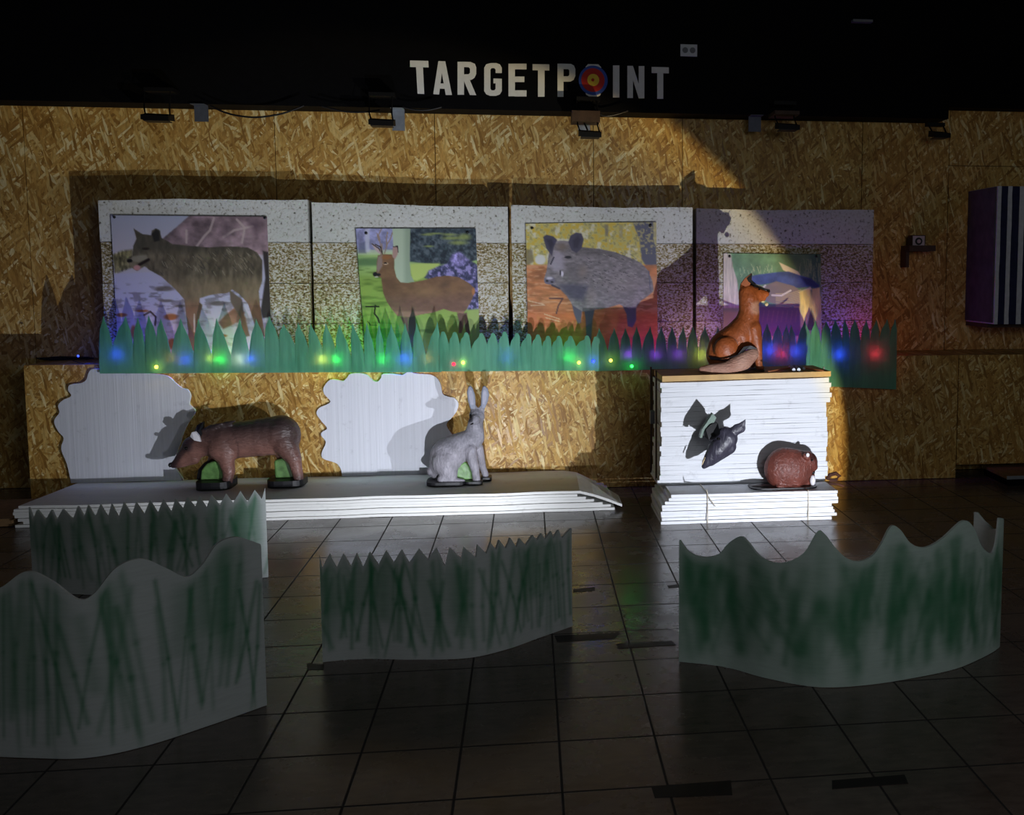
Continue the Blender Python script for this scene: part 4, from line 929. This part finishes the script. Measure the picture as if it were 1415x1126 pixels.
# ------------------------------------------------------------------ sprayed foam barriers on the floor
def zfor(X, Y, py):
    lo, hi = 0., 2.
    for _ in range(30):
        m = (lo+hi)/2
        if proj((X, Y, m))[1] > py: lo = m
        else: hi = m
    return lo
def smoothline(P, n):
    P = np.array(P, float); out = []
    for i in range(len(P)-1):
        p0, p1, p2, p3 = P[max(i-1, 0)], P[i], P[i+1], P[min(i+2, len(P)-1)]
        for k in range(n):
            t = k/n; out.append(.5*((2*p1)+(-p0+p2)*t+(2*p0-5*p1+4*p2-p3)*t*t+(-p0+3*p1-3*p2+p3)*t**3))
    out.append(P[-1]); return np.array(out)
def barrier(label, foot, tops, tail=None, seed=1, style='blades', smooth_top=False, base=(196,202,200), tail_top=None, dens=1.):
    fp = [onZ(x, y, 0)[:2] for x, y in foot]
    nmain = len(fp)
    if tail: fp += [np.array(q) for q in tail]
    path = smoothline(fp, 40); seg = np.r_[0, np.cumsum(np.hypot(*np.diff(path, axis=0).T))]; Lt = seg[-1]
    umain = seg[(nmain-1)*40]
    pxs = np.array([proj((x, y, .2))[0] for x, y in path[:(nmain-1)*40+1]])
    tops = np.array(tops, float)
    if smooth_top: tops = smoothline(tops, 8)
    us = []; zs = []
    for x, y in tops:
        # the column under this point of the edge
        uu = np.interp(x, np.maximum.accumulate(pxs), seg[:len(pxs)])
        for _ in range(3):
            X, Y = np.interp(uu, seg, path[:, 0]), np.interp(uu, seg, path[:, 1]); z = zfor(X, Y, y)
            dx = x-proj((X, Y, z))[0]; uu = min(max(uu+dx/F*Y, 0), umain)
        us.append(uu); zs.append(z)
    if tail_top:
        for f, z in tail_top: us.append(umain+(Lt-umain)*f); zs.append(z)
    us = np.array(us); zs = np.array(zs); o = np.argsort(us, kind='stable'); us = us[o]; zs = zs[o]
    uc = np.unique(np.round(np.r_[np.arange(0, Lt, .006), us, Lt], 5)); uc = uc[np.r_[True, np.diff(uc) > 8e-4]]
    zc_ = np.interp(uc, us, zs); X = np.interp(uc, seg, path[:, 0]); Y = np.interp(uc, seg, path[:, 1])
    tx = np.gradient(X, uc); ty = np.gradient(Y, uc); L = np.hypot(tx, ty); nx_, ny_ = ty/L, -tx/L   # toward camera
    th = .011; NR = 64; N = len(uc)
    f = np.linspace(0, 1, NR+1); Z = .002+zc_[:, None]*f[None, :]-.002*f[None, :]
    Fv = np.stack([np.repeat(X[:, None], NR+1, 1), np.repeat(Y[:, None], NR+1, 1), Z], -1)
    Bv = Fv-np.stack([nx_*th, ny_*th, 0*nx_], -1)[:, None, :]
    idx = np.arange(N*(NR+1)).reshape(N, NR+1); off = N*(NR+1)
    q = lambda I: np.stack([I[:-1, :-1], I[1:, :-1], I[1:, 1:], I[:-1, 1:]], -1).reshape(-1, 4)
    fs = q(idx).tolist()+(q(idx)[:, ::-1]+off).tolist()
    for c in (idx[:, -1], idx[::-1, 0], idx[0, :], idx[-1, ::-1]):
        fs += [(int(a), int(b), int(b)+off, int(a)+off) for a, b in zip(c[:-1], c[1:])]
    # airbrushed colour
    UU = np.repeat(uc[:, None], NR+1, 1); rg = np.random.default_rng(seed); hmax = zs.max()
    wh = s2l(base); cov = np.zeros_like(UU)
    def spray(p, q2, w, a):
        nonlocal cov
        v = np.array(q2)-np.array(p); LL = v@v; t = np.clip(((UU-p[0])*v[0]+(Z-p[1])*v[1])/LL, 0, 1)
        d = np.hypot(UU-p[0]-t*v[0], Z-p[1]-t*v[1]); k = a*np.exp(-(d/w)**2); cov = 1-(1-cov)*(1-k)
    if style == 'blades':
        n = int(Lt/.021*dens)
        for i in range(n):
            u0 = (i+rg.uniform(-.6, .6))*Lt/n; h0 = rg.uniform(.0, .22)*hmax; h1 = hmax*rg.uniform(.68, 1.); u1 = u0+rg.choice([-1, 1])*abs(rg.normal(.02, .045))
            um = (u0+u1)/2+rg.normal(0, .006); hm = (h0+h1)/2; w = rg.uniform(.006, .0115); a = rg.uniform(.3, .68)
            spray((u0, h0), (um, hm), w, a*.9); spray((um, hm), (u1, h1), w*1.15, a*.9)
        for i in range(int(Lt/.05)): u0 = rg.uniform(0, Lt); spray((u0, hmax*rg.uniform(.2, .5)), (u0+rg.normal(0, .02), hmax*rg.uniform(.7, .9)), rg.uniform(.018, .04), rg.uniform(.1, .3))
        for i in range(int(Lt/.12)): u0 = rg.uniform(0, Lt); spray((u0, hmax*rg.uniform(.4, .7)), (u0+rg.normal(0, .03), hmax*.95), rg.uniform(.02, .045), rg.uniform(.2, .45))
        spray((0, hmax*.8), (.03, hmax*.5), .05, .5)
    else:
        for i in range(int(Lt/.022*dens)):
            u0 = rg.uniform(0, Lt); h0 = rg.uniform(.02, .5)*hmax; h1 = h0+rg.uniform(.2, .5)*hmax; spray((u0, h0), (u0+rg.normal(0, .05), min(h1, hmax*.85)), rg.uniform(.012, .03), rg.uniform(.12, .42))
        for i in range(int(Lt/.1)): u0 = rg.uniform(0, Lt); h0 = rg.uniform(.3, .7)*hmax; spray((u0, h0), (u0+rg.uniform(.03, .09), h0+rg.normal(0, .02)), rg.uniform(.02, .05), rg.uniform(.1, .3))
    edge = np.clip((Z-(zc_[:, None]-.035))/.03, 0, 1); cov *= 1-.8*edge
    cov *= .35+.65*np.clip(Z/(.12*hmax), 0, 1)
    col = wh*(1-cov[..., None])+s2l((42,122,78))*cov[..., None]
    cc = np.vstack([col.reshape(-1, 3), np.tile(s2l((214,216,214)), (off, 1))])
    mb = MB(); mb.v = [tuple(v) for v in np.vstack([Fv.reshape(-1, 3), Bv.reshape(-1, 3)])]; mb.f = fs; mb.m = [0]*len(fs)
    o = mb.build('foam_barrier', M['paint'], colors=cc, fix=False)
    # small flap props at the back keep the sheet upright in the place itself
    return tag(o, label, 'foam barrier', 'sprayed foam barriers standing on the floor')

k2 = kk(0, 640, 3.5375)
tps = [(105,215),(160,275),(180,228),(222,280),(250,228),(275,282),(305,225),(355,278),(380,210),(410,262),(430,205),(465,262),(490,200),(528,262),(545,195),(580,262),(605,188),(645,250),(665,188),(705,248),(733,180),(772,240),(798,175),(838,235),(858,172),(895,220),(915,165),(955,212),(975,160),(1010,215),(1033,155),(1075,205),(1105,148),(1140,195),(1175,135),(1210,190),(1245,130),(1280,175),(1312,120)]
barrier('tooth-edged green and white foam barrier at the rear left, before the long low stack', [(46,815),(120,822),(210,816),(300,806),(371,798)], k2(tps), seed=11, dens=.8)
barrier('large wavy-topped green foam barrier nearest on the left, cut by the photo edge', [(-110,1038),(-40,1044),(40,1048),(120,1048),(200,1032),(290,1003),(369,975)],
  [(-110,815),(-70,795),(-30,815),(0,812),(35,790),(70,803),(107,828),(130,820),(160,785),(195,772),(230,785),(258,797),(280,780),(300,752),(325,742),(350,748),(369.5,756)], seed=5, smooth_top=True, dens=.8)
k3 = kk(420, 710, 3.5375)
tps = [(50,205),(90,265),(127,195),(160,262),(193,192),(228,255),(257,192),(288,262),(320,187),(362,250),(400,180),(436,240),(476,175),(512,240),(560,172),(605,225),(645,165),(688,255),(710,165),(768,218),(780,162),(842,212),(848,150),(893,195),(912,140),(940,175),(955,128),(988,170),(1010,118),(1040,165),(1056,120),(1085,155),(1120,105),(1140,130),(1162,95),(1180,125),(1210,85),(1220,120),(1245,78),(1262,118),(1327,70)]
barrier('tooth-edged green and white foam barrier standing in the middle of the floor', [(446,915.5),(500,911),(570,912),(645,910),(700,898),(745,882),(791,866)], k3(tps), seed=23, dens=1.05)
k4 = kk(920, 690, 2.8586)
tps = [(58,163),(85,200),(120,222),(165,228),(210,215),(245,175),(290,147),(320,165),(360,215),(400,242),(445,252),(500,240),(550,205),(598,128),(630,140),(670,190),(715,232),(765,245),(815,225),(850,180),(890,108),(925,118),(965,170),(1010,190),(1050,182),(1100,150),(1175,85),(1215,110),(1245,180),(1275,210),(1297,205),(1312,140),(1318,75)]
barrier('long wave-topped green foam barrier on the right, its right end curling back', [(938,915),(1000,922),(1060,938),(1130,950),(1200,947),(1270,936),(1320,925),(1352,912),(1376,899)], k4(tps),
  tail=[(1.868, 3.76), (1.852, 3.84), (1.815, 3.90)], tail_top=[(.05, .535), (.2, .525), (.42, .475), (.6, .462), (.8, .485), (.95, .515), (1., .515)], seed=31, style='soft', smooth_top=True, dens=2.6, base=(186,204,194))

# ------------------------------------------------------------------ tape left on the floor
tape = plain('dark_tape', rgb(30,26,25), .6, .3, var=.25)
for (q, lab) in (([(852,889),(928,885),(934,891),(853,896)], 'dark tape strip on the tiles left of the wavy right barrier'),
      ([(766,878),(857,874),(850,882),(770,887)], 'dark tape strip at the right foot of the middle barrier'),
      ([(922,809),(937,807),(937,811),(924,812)], 'short scrap of dark tape touching the left end of the right barrier'),
      ([(792,814),(822,811),(822,816),(792,818)], 'short dark tape strip behind the right end of the middle barrier'),
      ([(424,916),(448,918),(447,925),(425,925)], 'dark tape scrap at the left foot of the middle barrier'),
      ([(900,1086),(1010,1078),(1012,1098),(905,1102)], 'long dark tape strip on the tiles at the bottom of the photo'),
      ([(1150,1078),(1250,1070),(1255,1082),(1150,1090)], 'dark tape strip on the front tiles below the right barrier')):
    P = [onZ(x, y, .0015) for x, y in q]
    tag(MB().prism(P, (0, 0, -.001)).build('tape_strip', tape), lab, 'tape', 'tape left on the floor')

# ------------------------------------------------------------------ lettering on the black beam
sg = thing('lettered_sign', 'white block lettering with an archery bullseye on the black beam', 'sign', onY(745, 112, YT))
def LT(x, y): return onY(540+x/3.369, 60+y/3.369, YT-.001)
def letter(polys, label):
    mb = MB()
    for k, P in enumerate(polys): mb.prism([LT(*p) for p in P], (0, -.006-.0005*k, 0))
    o = mb.build('letter', M['letter'], sg)
    bm = bmesh.new(); bm.from_mesh(o.data); bmesh.ops.triangulate(bm, faces=[f for f in bm.faces if len(f.verts) > 4]); bm.to_mesh(o.data); bm.free()
    o['label'] = label
def rect(x0, y0, x1, y1): return [(x0, y0), (x1, y0), (x1, y1), (x0, y1)]
letter([[(90,80),(175,82),(176,112),(90,110)], [(118,110),(150,111),(156,236),(125,234)]], 'letter T')
letter([[(222,83),(238,83.5),(238,138),(225,238),(198,236)], [(238,83.5),(254,84),(285,240),(256,240),(238,138)], [(222,186),(258,188),(262,212),(222,210)]], 'letter A')
letter([rect(311,86,341,239), [(338,86),(372,87),(392,96),(398,112),(398,142),(390,160),(378,168),(372,170),(338,170),(338,145),(362,144),(369,138),(369,118),(362,111),(338,110)], [(338,166),(366,166),(398,241),(368,240),(342,178)]], 'letter R')
letter([[(465,92),(490,92),(508,98),(517,114),(517,138),(488,138),(488,122),(482,115),(470,115),(464,122),(464,212),(470,219),(482,219),(488,212),(488,186),(478,186),(478,164),(517,165),(517,222),(508,237),(490,244),(462,244),(444,237),(435,222),(435,114),(444,98)]], 'letter G')
letter([rect(548,95,578,246), rect(576,95,632,121), rect(576,155,622,180), rect(576,219,632,247)], 'letter E')
letter([[(660,97),(738,98),(738,126),(660,125)], rect(685,125,716,248)], 'letter T')
letter([rect(776,95,804,249), [(802,95),(838,96),(853,104),(859,120),(859,152),(851,170),(836,178),(802,178),(802,154),(826,153),(831,147),(831,126),(826,120),(802,120)]], 'letter P')
letter([[(906,110),(918,97),(966,98),(980,112),(976,118),(910,118)], [(906,232),(978,234),(974,244),(962,248),(922,247),(910,240)]], 'letter O behind the bullseye')
letter([rect(1034,103,1064,252)], 'letter I')
letter([[(1101,105),(1127,105),(1154,190),(1154,106),(1180,106),(1180,256),(1154,256),(1127,170),(1127,254),(1101,254)]], 'letter N')
letter([[(1214,110),(1294,112),(1294,140),(1214,138)], rect(1240,138,1268,258)], 'letter T')
def disc(cx, cy, r, y, mat, name, par, rin=0):
    c = LT(cx, cy); rr = r/3.369*c[1]/F
    P = [np.array([c[0]+rr*math.cos(k*2*math.pi/40), c[1]-y, c[2]+rr*math.sin(k*2*math.pi/40)]) for k in range(40)]
    o = MB().prism(P, (0, -.003, 0)).build(name, mat, par); return o
be = disc(942, 173, 66, .006, M['blue'], 'bullseye', sg); be['label'] = 'round blue, red and yellow archery face replacing the letter O'
disc(941, 172, 53, .0095, M['red'], 'ring', be); disc(942, 172, 27, .013, M['yellow'], 'ring', be)
disc(940, 172, 7, .0165, M['red'], 'ring', be)

# double socket
so = thing('wall_socket', 'white double socket on the black beam right of the lettering', 'socket', onY(951, 70, YT))
a, b = onY(940, 61.5, YT), onY(963, 78.5, YT)
MB().box(a[0], b[0], YT-.012, YT-.001, b[2], a[2]).build('plate', M['plastic'], so)
for f in (.28, .72):
    x = a[0]+(b[0]-a[0])*f; z = (a[2]+b[2])/2
    MB().prism([(x+.02*math.cos(k*.393), YT-.013, z+.02*math.sin(k*.393)) for k in range(16)], (0, -.003, 0)).build('outlet', M['grey'], so)

# ------------------------------------------------------------------ work lamps and steel plates under the beam
def worklamp(px, py, w, label, by=None, block=None, Y=7.02):
    c = onY(px, py, Y); hw = w/2*Y/F; by = by if by is not None else zb+.06
    t = thing('work_lamp', label, 'lamp', c, 'small work lamps under the beam')
    MB().hexa([(c[0]-hw, c[1]-.06, c[2]-.028), (c[0]+hw, c[1]-.06, c[2]-.034), (c[0]+hw, c[1]+.06, c[2]-.02), (c[0]-hw, c[1]+.06, c[2]-.014)], [(c[0]-hw, c[1]-.06, c[2]+.004), (c[0]+hw, c[1]-.06, c[2]-.002), (c[0]+hw, c[1]+.05, c[2]+.022), (c[0]-hw, c[1]+.05, c[2]+.028)]).build('housing', M['blackmetal'], t)
    MB().tube([(c[0]-hw+.01, c[1], c[2]+.01), (c[0]-hw-.006, c[1]+.03, c[2]+.06), (c[0]-hw-.008, c[1]+.06, by), (c[0]+hw-.02, c[1]+.06, by), (c[0]+hw-.02, c[1]+.03, c[2]+.06), (c[0]+hw-.01, c[1], c[2]+.01)], .0055, 8).build('bracket', M['blackmetal'], t)
    MB().box(c[0]-hw-.01, c[0]+hw, c[1]+.045, YT-.001, by-.005, by+.02).build('mount', M['blackmetal'], t)
    MB().box(c[0]-hw+.012, c[0]+hw-.012, c[1]-.055, c[1]+.045, c[2]-.034, c[2]-.028).build('glass', M['rubber'], t)
    if block: 
        p, q = onY(block[0], block[1], Y), onY(block[2], block[3], Y); MB().box(p[0], q[0], Y-.02, YT-.001, q[2], p[2]).build('wooden_block', M['darkwood'], t)
    return t
worklamp(218, 161, 34, 'black work lamp at the far left under the black beam')
worklamp(528, 168, 32, 'black work lamp under the beam left of the lettering')
worklamp(815, 184, 30, 'black work lamp hanging lowest, under a wooden block below the bullseye', block=(790,153,829,168))
worklamp(1088, 174, 30, 'black work lamp under the beam right of the lettering', block=(1070,153,1104,159))
worklamp(1298, 185, 24, 'small dark work lamp at the right end of the beam', by=onY(1298,172,7.1)[2], Y=7.1)
dull = plain('dull_steel', rgb(84,88,96), .5, .4, .4)
for px, py, w, h, lab in ((278,157,20,22,'dull steel plate below the beam beside the far left work lamp'), (550.5,167,18,27,'bright steel plate beside the work lamp left of the lettering'), (807,172,17,16,'small steel plate behind the lowest work lamp'), (1043,171,17,22,'bluish steel plate left of the work lamp right of the lettering')):
    p, q = onY(px-w/2, py-h/2, YT+.06), onY(px+w/2, py+h/2, YT+.06)
    tag(MB().box(p[0], q[0], YT+.06, YT+.07, q[2], zb+.0).box(p[0], q[0], YT-.02, YT+.06, zb-.004, zb-.0005).build('steel_plate', M['steel'] if px in (550.5, 807) else dull), lab, 'bracket', 'steel plates under the beam')
for pts, lab in (([(290,146),(310,155),(330,160),(355,162),(385,158),(405,152),(420,146)], 'black cable sagging below the beam between the two left lamps'), ([(445,147),(470,153),(490,155),(512,154),(525,152)], 'black cable running to the lamp left of the lettering'),
      ([(556,148),(575,152),(592,152),(610,148)], 'short black cable right of the bright steel plate'), ([(822,154),(835,160),(848,159),(868,153)], 'short black cable beside the lowest work lamp'), ([(795,155),(806,168),(812,180)], 'black lead hanging from the beam to the lowest work lamp')):
    tag(MB().tube(smoothline([onY(x, y, 7.10) for x, y in pts], 6), .006, 8).build('power_cable', M['rubber']), lab, 'cable', 'power cables under the beam')
tag(MB().box(*[f(*v) for f, v in ()] or (onY(1176,32,YT)[0], onY(1203,32,YT)[0], YT-.05, YT-.001, onY(1190,32.5,YT)[2], onY(1190,29,YT)[2])).build('beam_clip', M['grey']), 'small grey clip high on the black beam at the right', 'clip')

# ------------------------------------------------------------------ little shelf and its box on the right
a, b = onY(1257, 339, 7.26), onY(1293, 347, 7.26)
sh = thing('wall_shelf', 'tiny dark shelf on the board wall right of the foam blocks', 'shelf', ((a[0]+b[0])/2, 7.35, b[2]))
MB().box(a[0], b[0], 7.26, YW-.001, b[2], a[2]).build('shelf_board', M['darkwood'], sh)
MB().box(a[0]-.002, a[0]+.022, 7.32, YW-.001, b[2]-.12, b[2]-.0005).build('bracket', M['darkwood'], sh)  # dark block built in the shape of the shelf's shadow on the wall
c, d = onY(1261, 326, 7.29), onY(1277, 345, 7.29); z0 = a[2]+.001
bx = thing('target_box', 'small pale box with a dark ring on its front, standing on the tiny shelf', 'box', ((c[0]+d[0])/2, 7.3, z0))
MB().box(c[0], d[0], 7.285, 7.36, z0, c[2]).build('body', plain('pink_white', rgb(205,180,190), .5, .3), bx)
xc, zc2 = (c[0]+d[0])/2, z0+.03
def ringm(r, y, mat, nm_): MB().prism([(xc+r*math.cos(k*.314), y, zc2+r*math.sin(k*.314)) for k in range(20)], (0, -.003, 0)).build(nm_, mat, bx)
ringm(.028, 7.2845, M['pin'], 'ring'); ringm(.015, 7.281, plain('pink_dot', rgb(210,170,180)), 'dot')
fr_ = MB(); e = .006
fr_.box(c[0]-e, c[0], 7.283, 7.37, z0, c[2]+e).box(d[0], d[0]+e, 7.283, 7.37, z0, c[2]+e).box(c[0], d[0], 7.283, 7.37, c[2]+.0002, c[2]+e).build('frame', M['darkwood'], bx)

# ------------------------------------------------------------------ striped butt on the right wall
YK = 6.97
p0, p1 = onY(1379, 257, YK), onY(1379, 448, YK); xk = p0[0]; zt_, zb_ = p0[2], p1[2]
sb = thing('striped_target', 'dark blue and white upright-layered target hung on the right wall', 'archery target', (xk+.4, 7.2, zb_))
x = xk
for i, (w, m) in enumerate([(.03,'pfoam'),(.048,'navy'),(.034,'pfoam'),(.055,'navy'),(.04,'pfoam'),(.05,'navy'),(.04,'pfoam'),(.06,'navy'),(.04,'pfoam'),(.05,'navy'),(.05,'pfoam')]):
    mb = MB(); vs = []; n = 14
    for k in range(n+1):
        z = zb_+(zt_-zb_)*k/n; j = random.uniform(-.003, .003); j2 = random.uniform(-.003, .003)
        vs += [(x+.001+j*.3, YK+j, z), (x+w-.001+j2*.3, YK+j, z), (x+w-.001, YW-.0005, z), (x+.001, YW-.0005, z)]
    fs = []
    for k in range(n):
        a = k*4; c = a+4; fs += [(a+q, a+(q+1) % 4, c+(q+1) % 4, c+q) for q in range(4)]
    fs += [(3, 2, 1, 0), tuple(n*4+q for q in range(4))]; mb.add(vs, fs)
    mb.build('foam_layer', M[m], sb); x += w
MB().box(xk-.012, xk-.001, YK+.012, YW-.004, zb_+.01, zt_-.004).build('side_board', M['greyfoam'], sb)
MB().box(xk-.004, x+.2, YK+.1, YW-.004, zb_-.03, zb_-.002).build('support', M['darkwood'], sb)

# ------------------------------------------------------------------ floodlights on the floor behind the barriers
def flood(loc, az, el, half, power, label, r=.02, colr=(.86, .9, 1.), blend=.04, cutoff=None, fringe=False):
    ax = Vector((math.sin(az)*math.cos(el), math.cos(az)*math.cos(el), math.sin(el)))
    t = thing('floodlight', label, 'lamp', (loc[0], loc[1], 0), 'floodlights on the floor behind the barriers')
    rot = ax.to_track_quat('Y', 'Z').to_matrix()
    def tr(p): return np.array(rot @ Vector(p))+np.array(loc)
    def obx(x0, x1, y0, y1, z0, z1): return MB().hexa([tr(q) for q in ((x0,y0,z0),(x1,y0,z0),(x1,y1,z0),(x0,y1,z0))], [tr(q) for q in ((x0,y0,z1),(x1,y0,z1),(x1,y1,z1),(x0,y1,z1))])
    obx(-.06, .06, -.075, -.02, -.045, .045).build('housing', M['blackmetal'], t)
    obx(-.05, .05, -.0195, -.016, -.037, .037).build('lens', M['lens'], t)
    MB().tube([tr((-.066, -.04, 0)), tr((-.066, -.06, -.05))*np.array([1,1,0])+[0,0,.008], tr((.066, -.06, -.05))*np.array([1,1,0])+[0,0,.008], tr((.066, -.04, 0))], .006, 8).build('stand', M['blackmetal'], t)
    if cutoff: obx(-.0625, -.0605, -.02, cutoff, -.045, .045).build('beam_cutoff_flap', M['blackmetal'], t)  # unseen flap added to cut the beam off on its left side
    li = bpy.data.lights.new('flood_beam', 'SPOT'); li.energy = power; li.color = colr; li.spot_size = 2*half; li.spot_blend = blend; li.shadow_soft_size = r
    if fringe:      # the lens gives this lamp a warm rim around its beam
        li.use_nodes = True; nt = li.node_tree; em = nt.nodes['Emission']
        tc = nt.nodes.new('ShaderNodeTexCoord'); sx = nt.nodes.new('ShaderNodeSeparateXYZ'); ab = nt.nodes.new('ShaderNodeMath'); ab.operation = 'ABSOLUTE'
        rp = nt.nodes.new('ShaderNodeValToRGB'); c0 = math.cos(half); e = rp.color_ramp.elements
        e[0].position = c0; e[0].color = (1.7, 1.1, .3, 1); e[1].position = c0+.055; e[1].color = (1, 1, 1, 1); k = e.new(c0+.022); k.color = (1.5, 1.25, .75, 1)
        nt.links.new(tc.outputs['Normal'], sx.inputs[0]); nt.links.new(sx.outputs[2], ab.inputs[0]); nt.links.new(ab.outputs[0], rp.inputs[0]); nt.links.new(rp.outputs[0], em.inputs[0])
    lo = bpy.data.objects.new('flood_beam', li); COL.objects.link(lo); lo.parent = t; lo.location = Vector(loc)-Vector((loc[0], loc[1], 0)); lo.rotation_euler = ax.to_track_quat('-Z', 'Y').to_euler()
    return t
rd = math.radians
flood((1.72, 3.95, .05), rd(-26), rd(2.5), rd(36.45), 235, 'black floodlight on the tiles inside the curled end of the right barrier', .012, blend=.09, cutoff=.125, fringe=True)
flood((-.2, 4.5, .05), rd(-25), rd(13), rd(45), 150, 'black floodlight on the tiles behind the middle barrier', .012, blend=.8)
flood((-1.62, 5.3, .05), rd(3), rd(12), rd(44), 5, 'black floodlight on the tiles behind the rear left barrier', .012, blend=.4)
li = bpy.data.lights.new('front_fill', 'POINT'); li.energy = 88; li.color = (.9, .95, 1); li.shadow_soft_size = .7  # unseen fill light added near the camera to brighten the barrier fronts
lo = bpy.data.objects.new('front_fill', li); COL.objects.link(lo); lo.location = (1.6, -.2, 2.4)

# ------------------------------------------------------------------ faint room light
w = bpy.data.worlds.new('room_dark'); SC.world = w; w.use_nodes = True
w.node_tree.nodes['Background'].inputs[0].default_value = (.95, .97, 1, 1); w.node_tree.nodes['Background'].inputs[1].default_value = .06
SC.view_settings.exposure = 0.

for o in SC.objects:
    if '_o' in o: del o['_o']
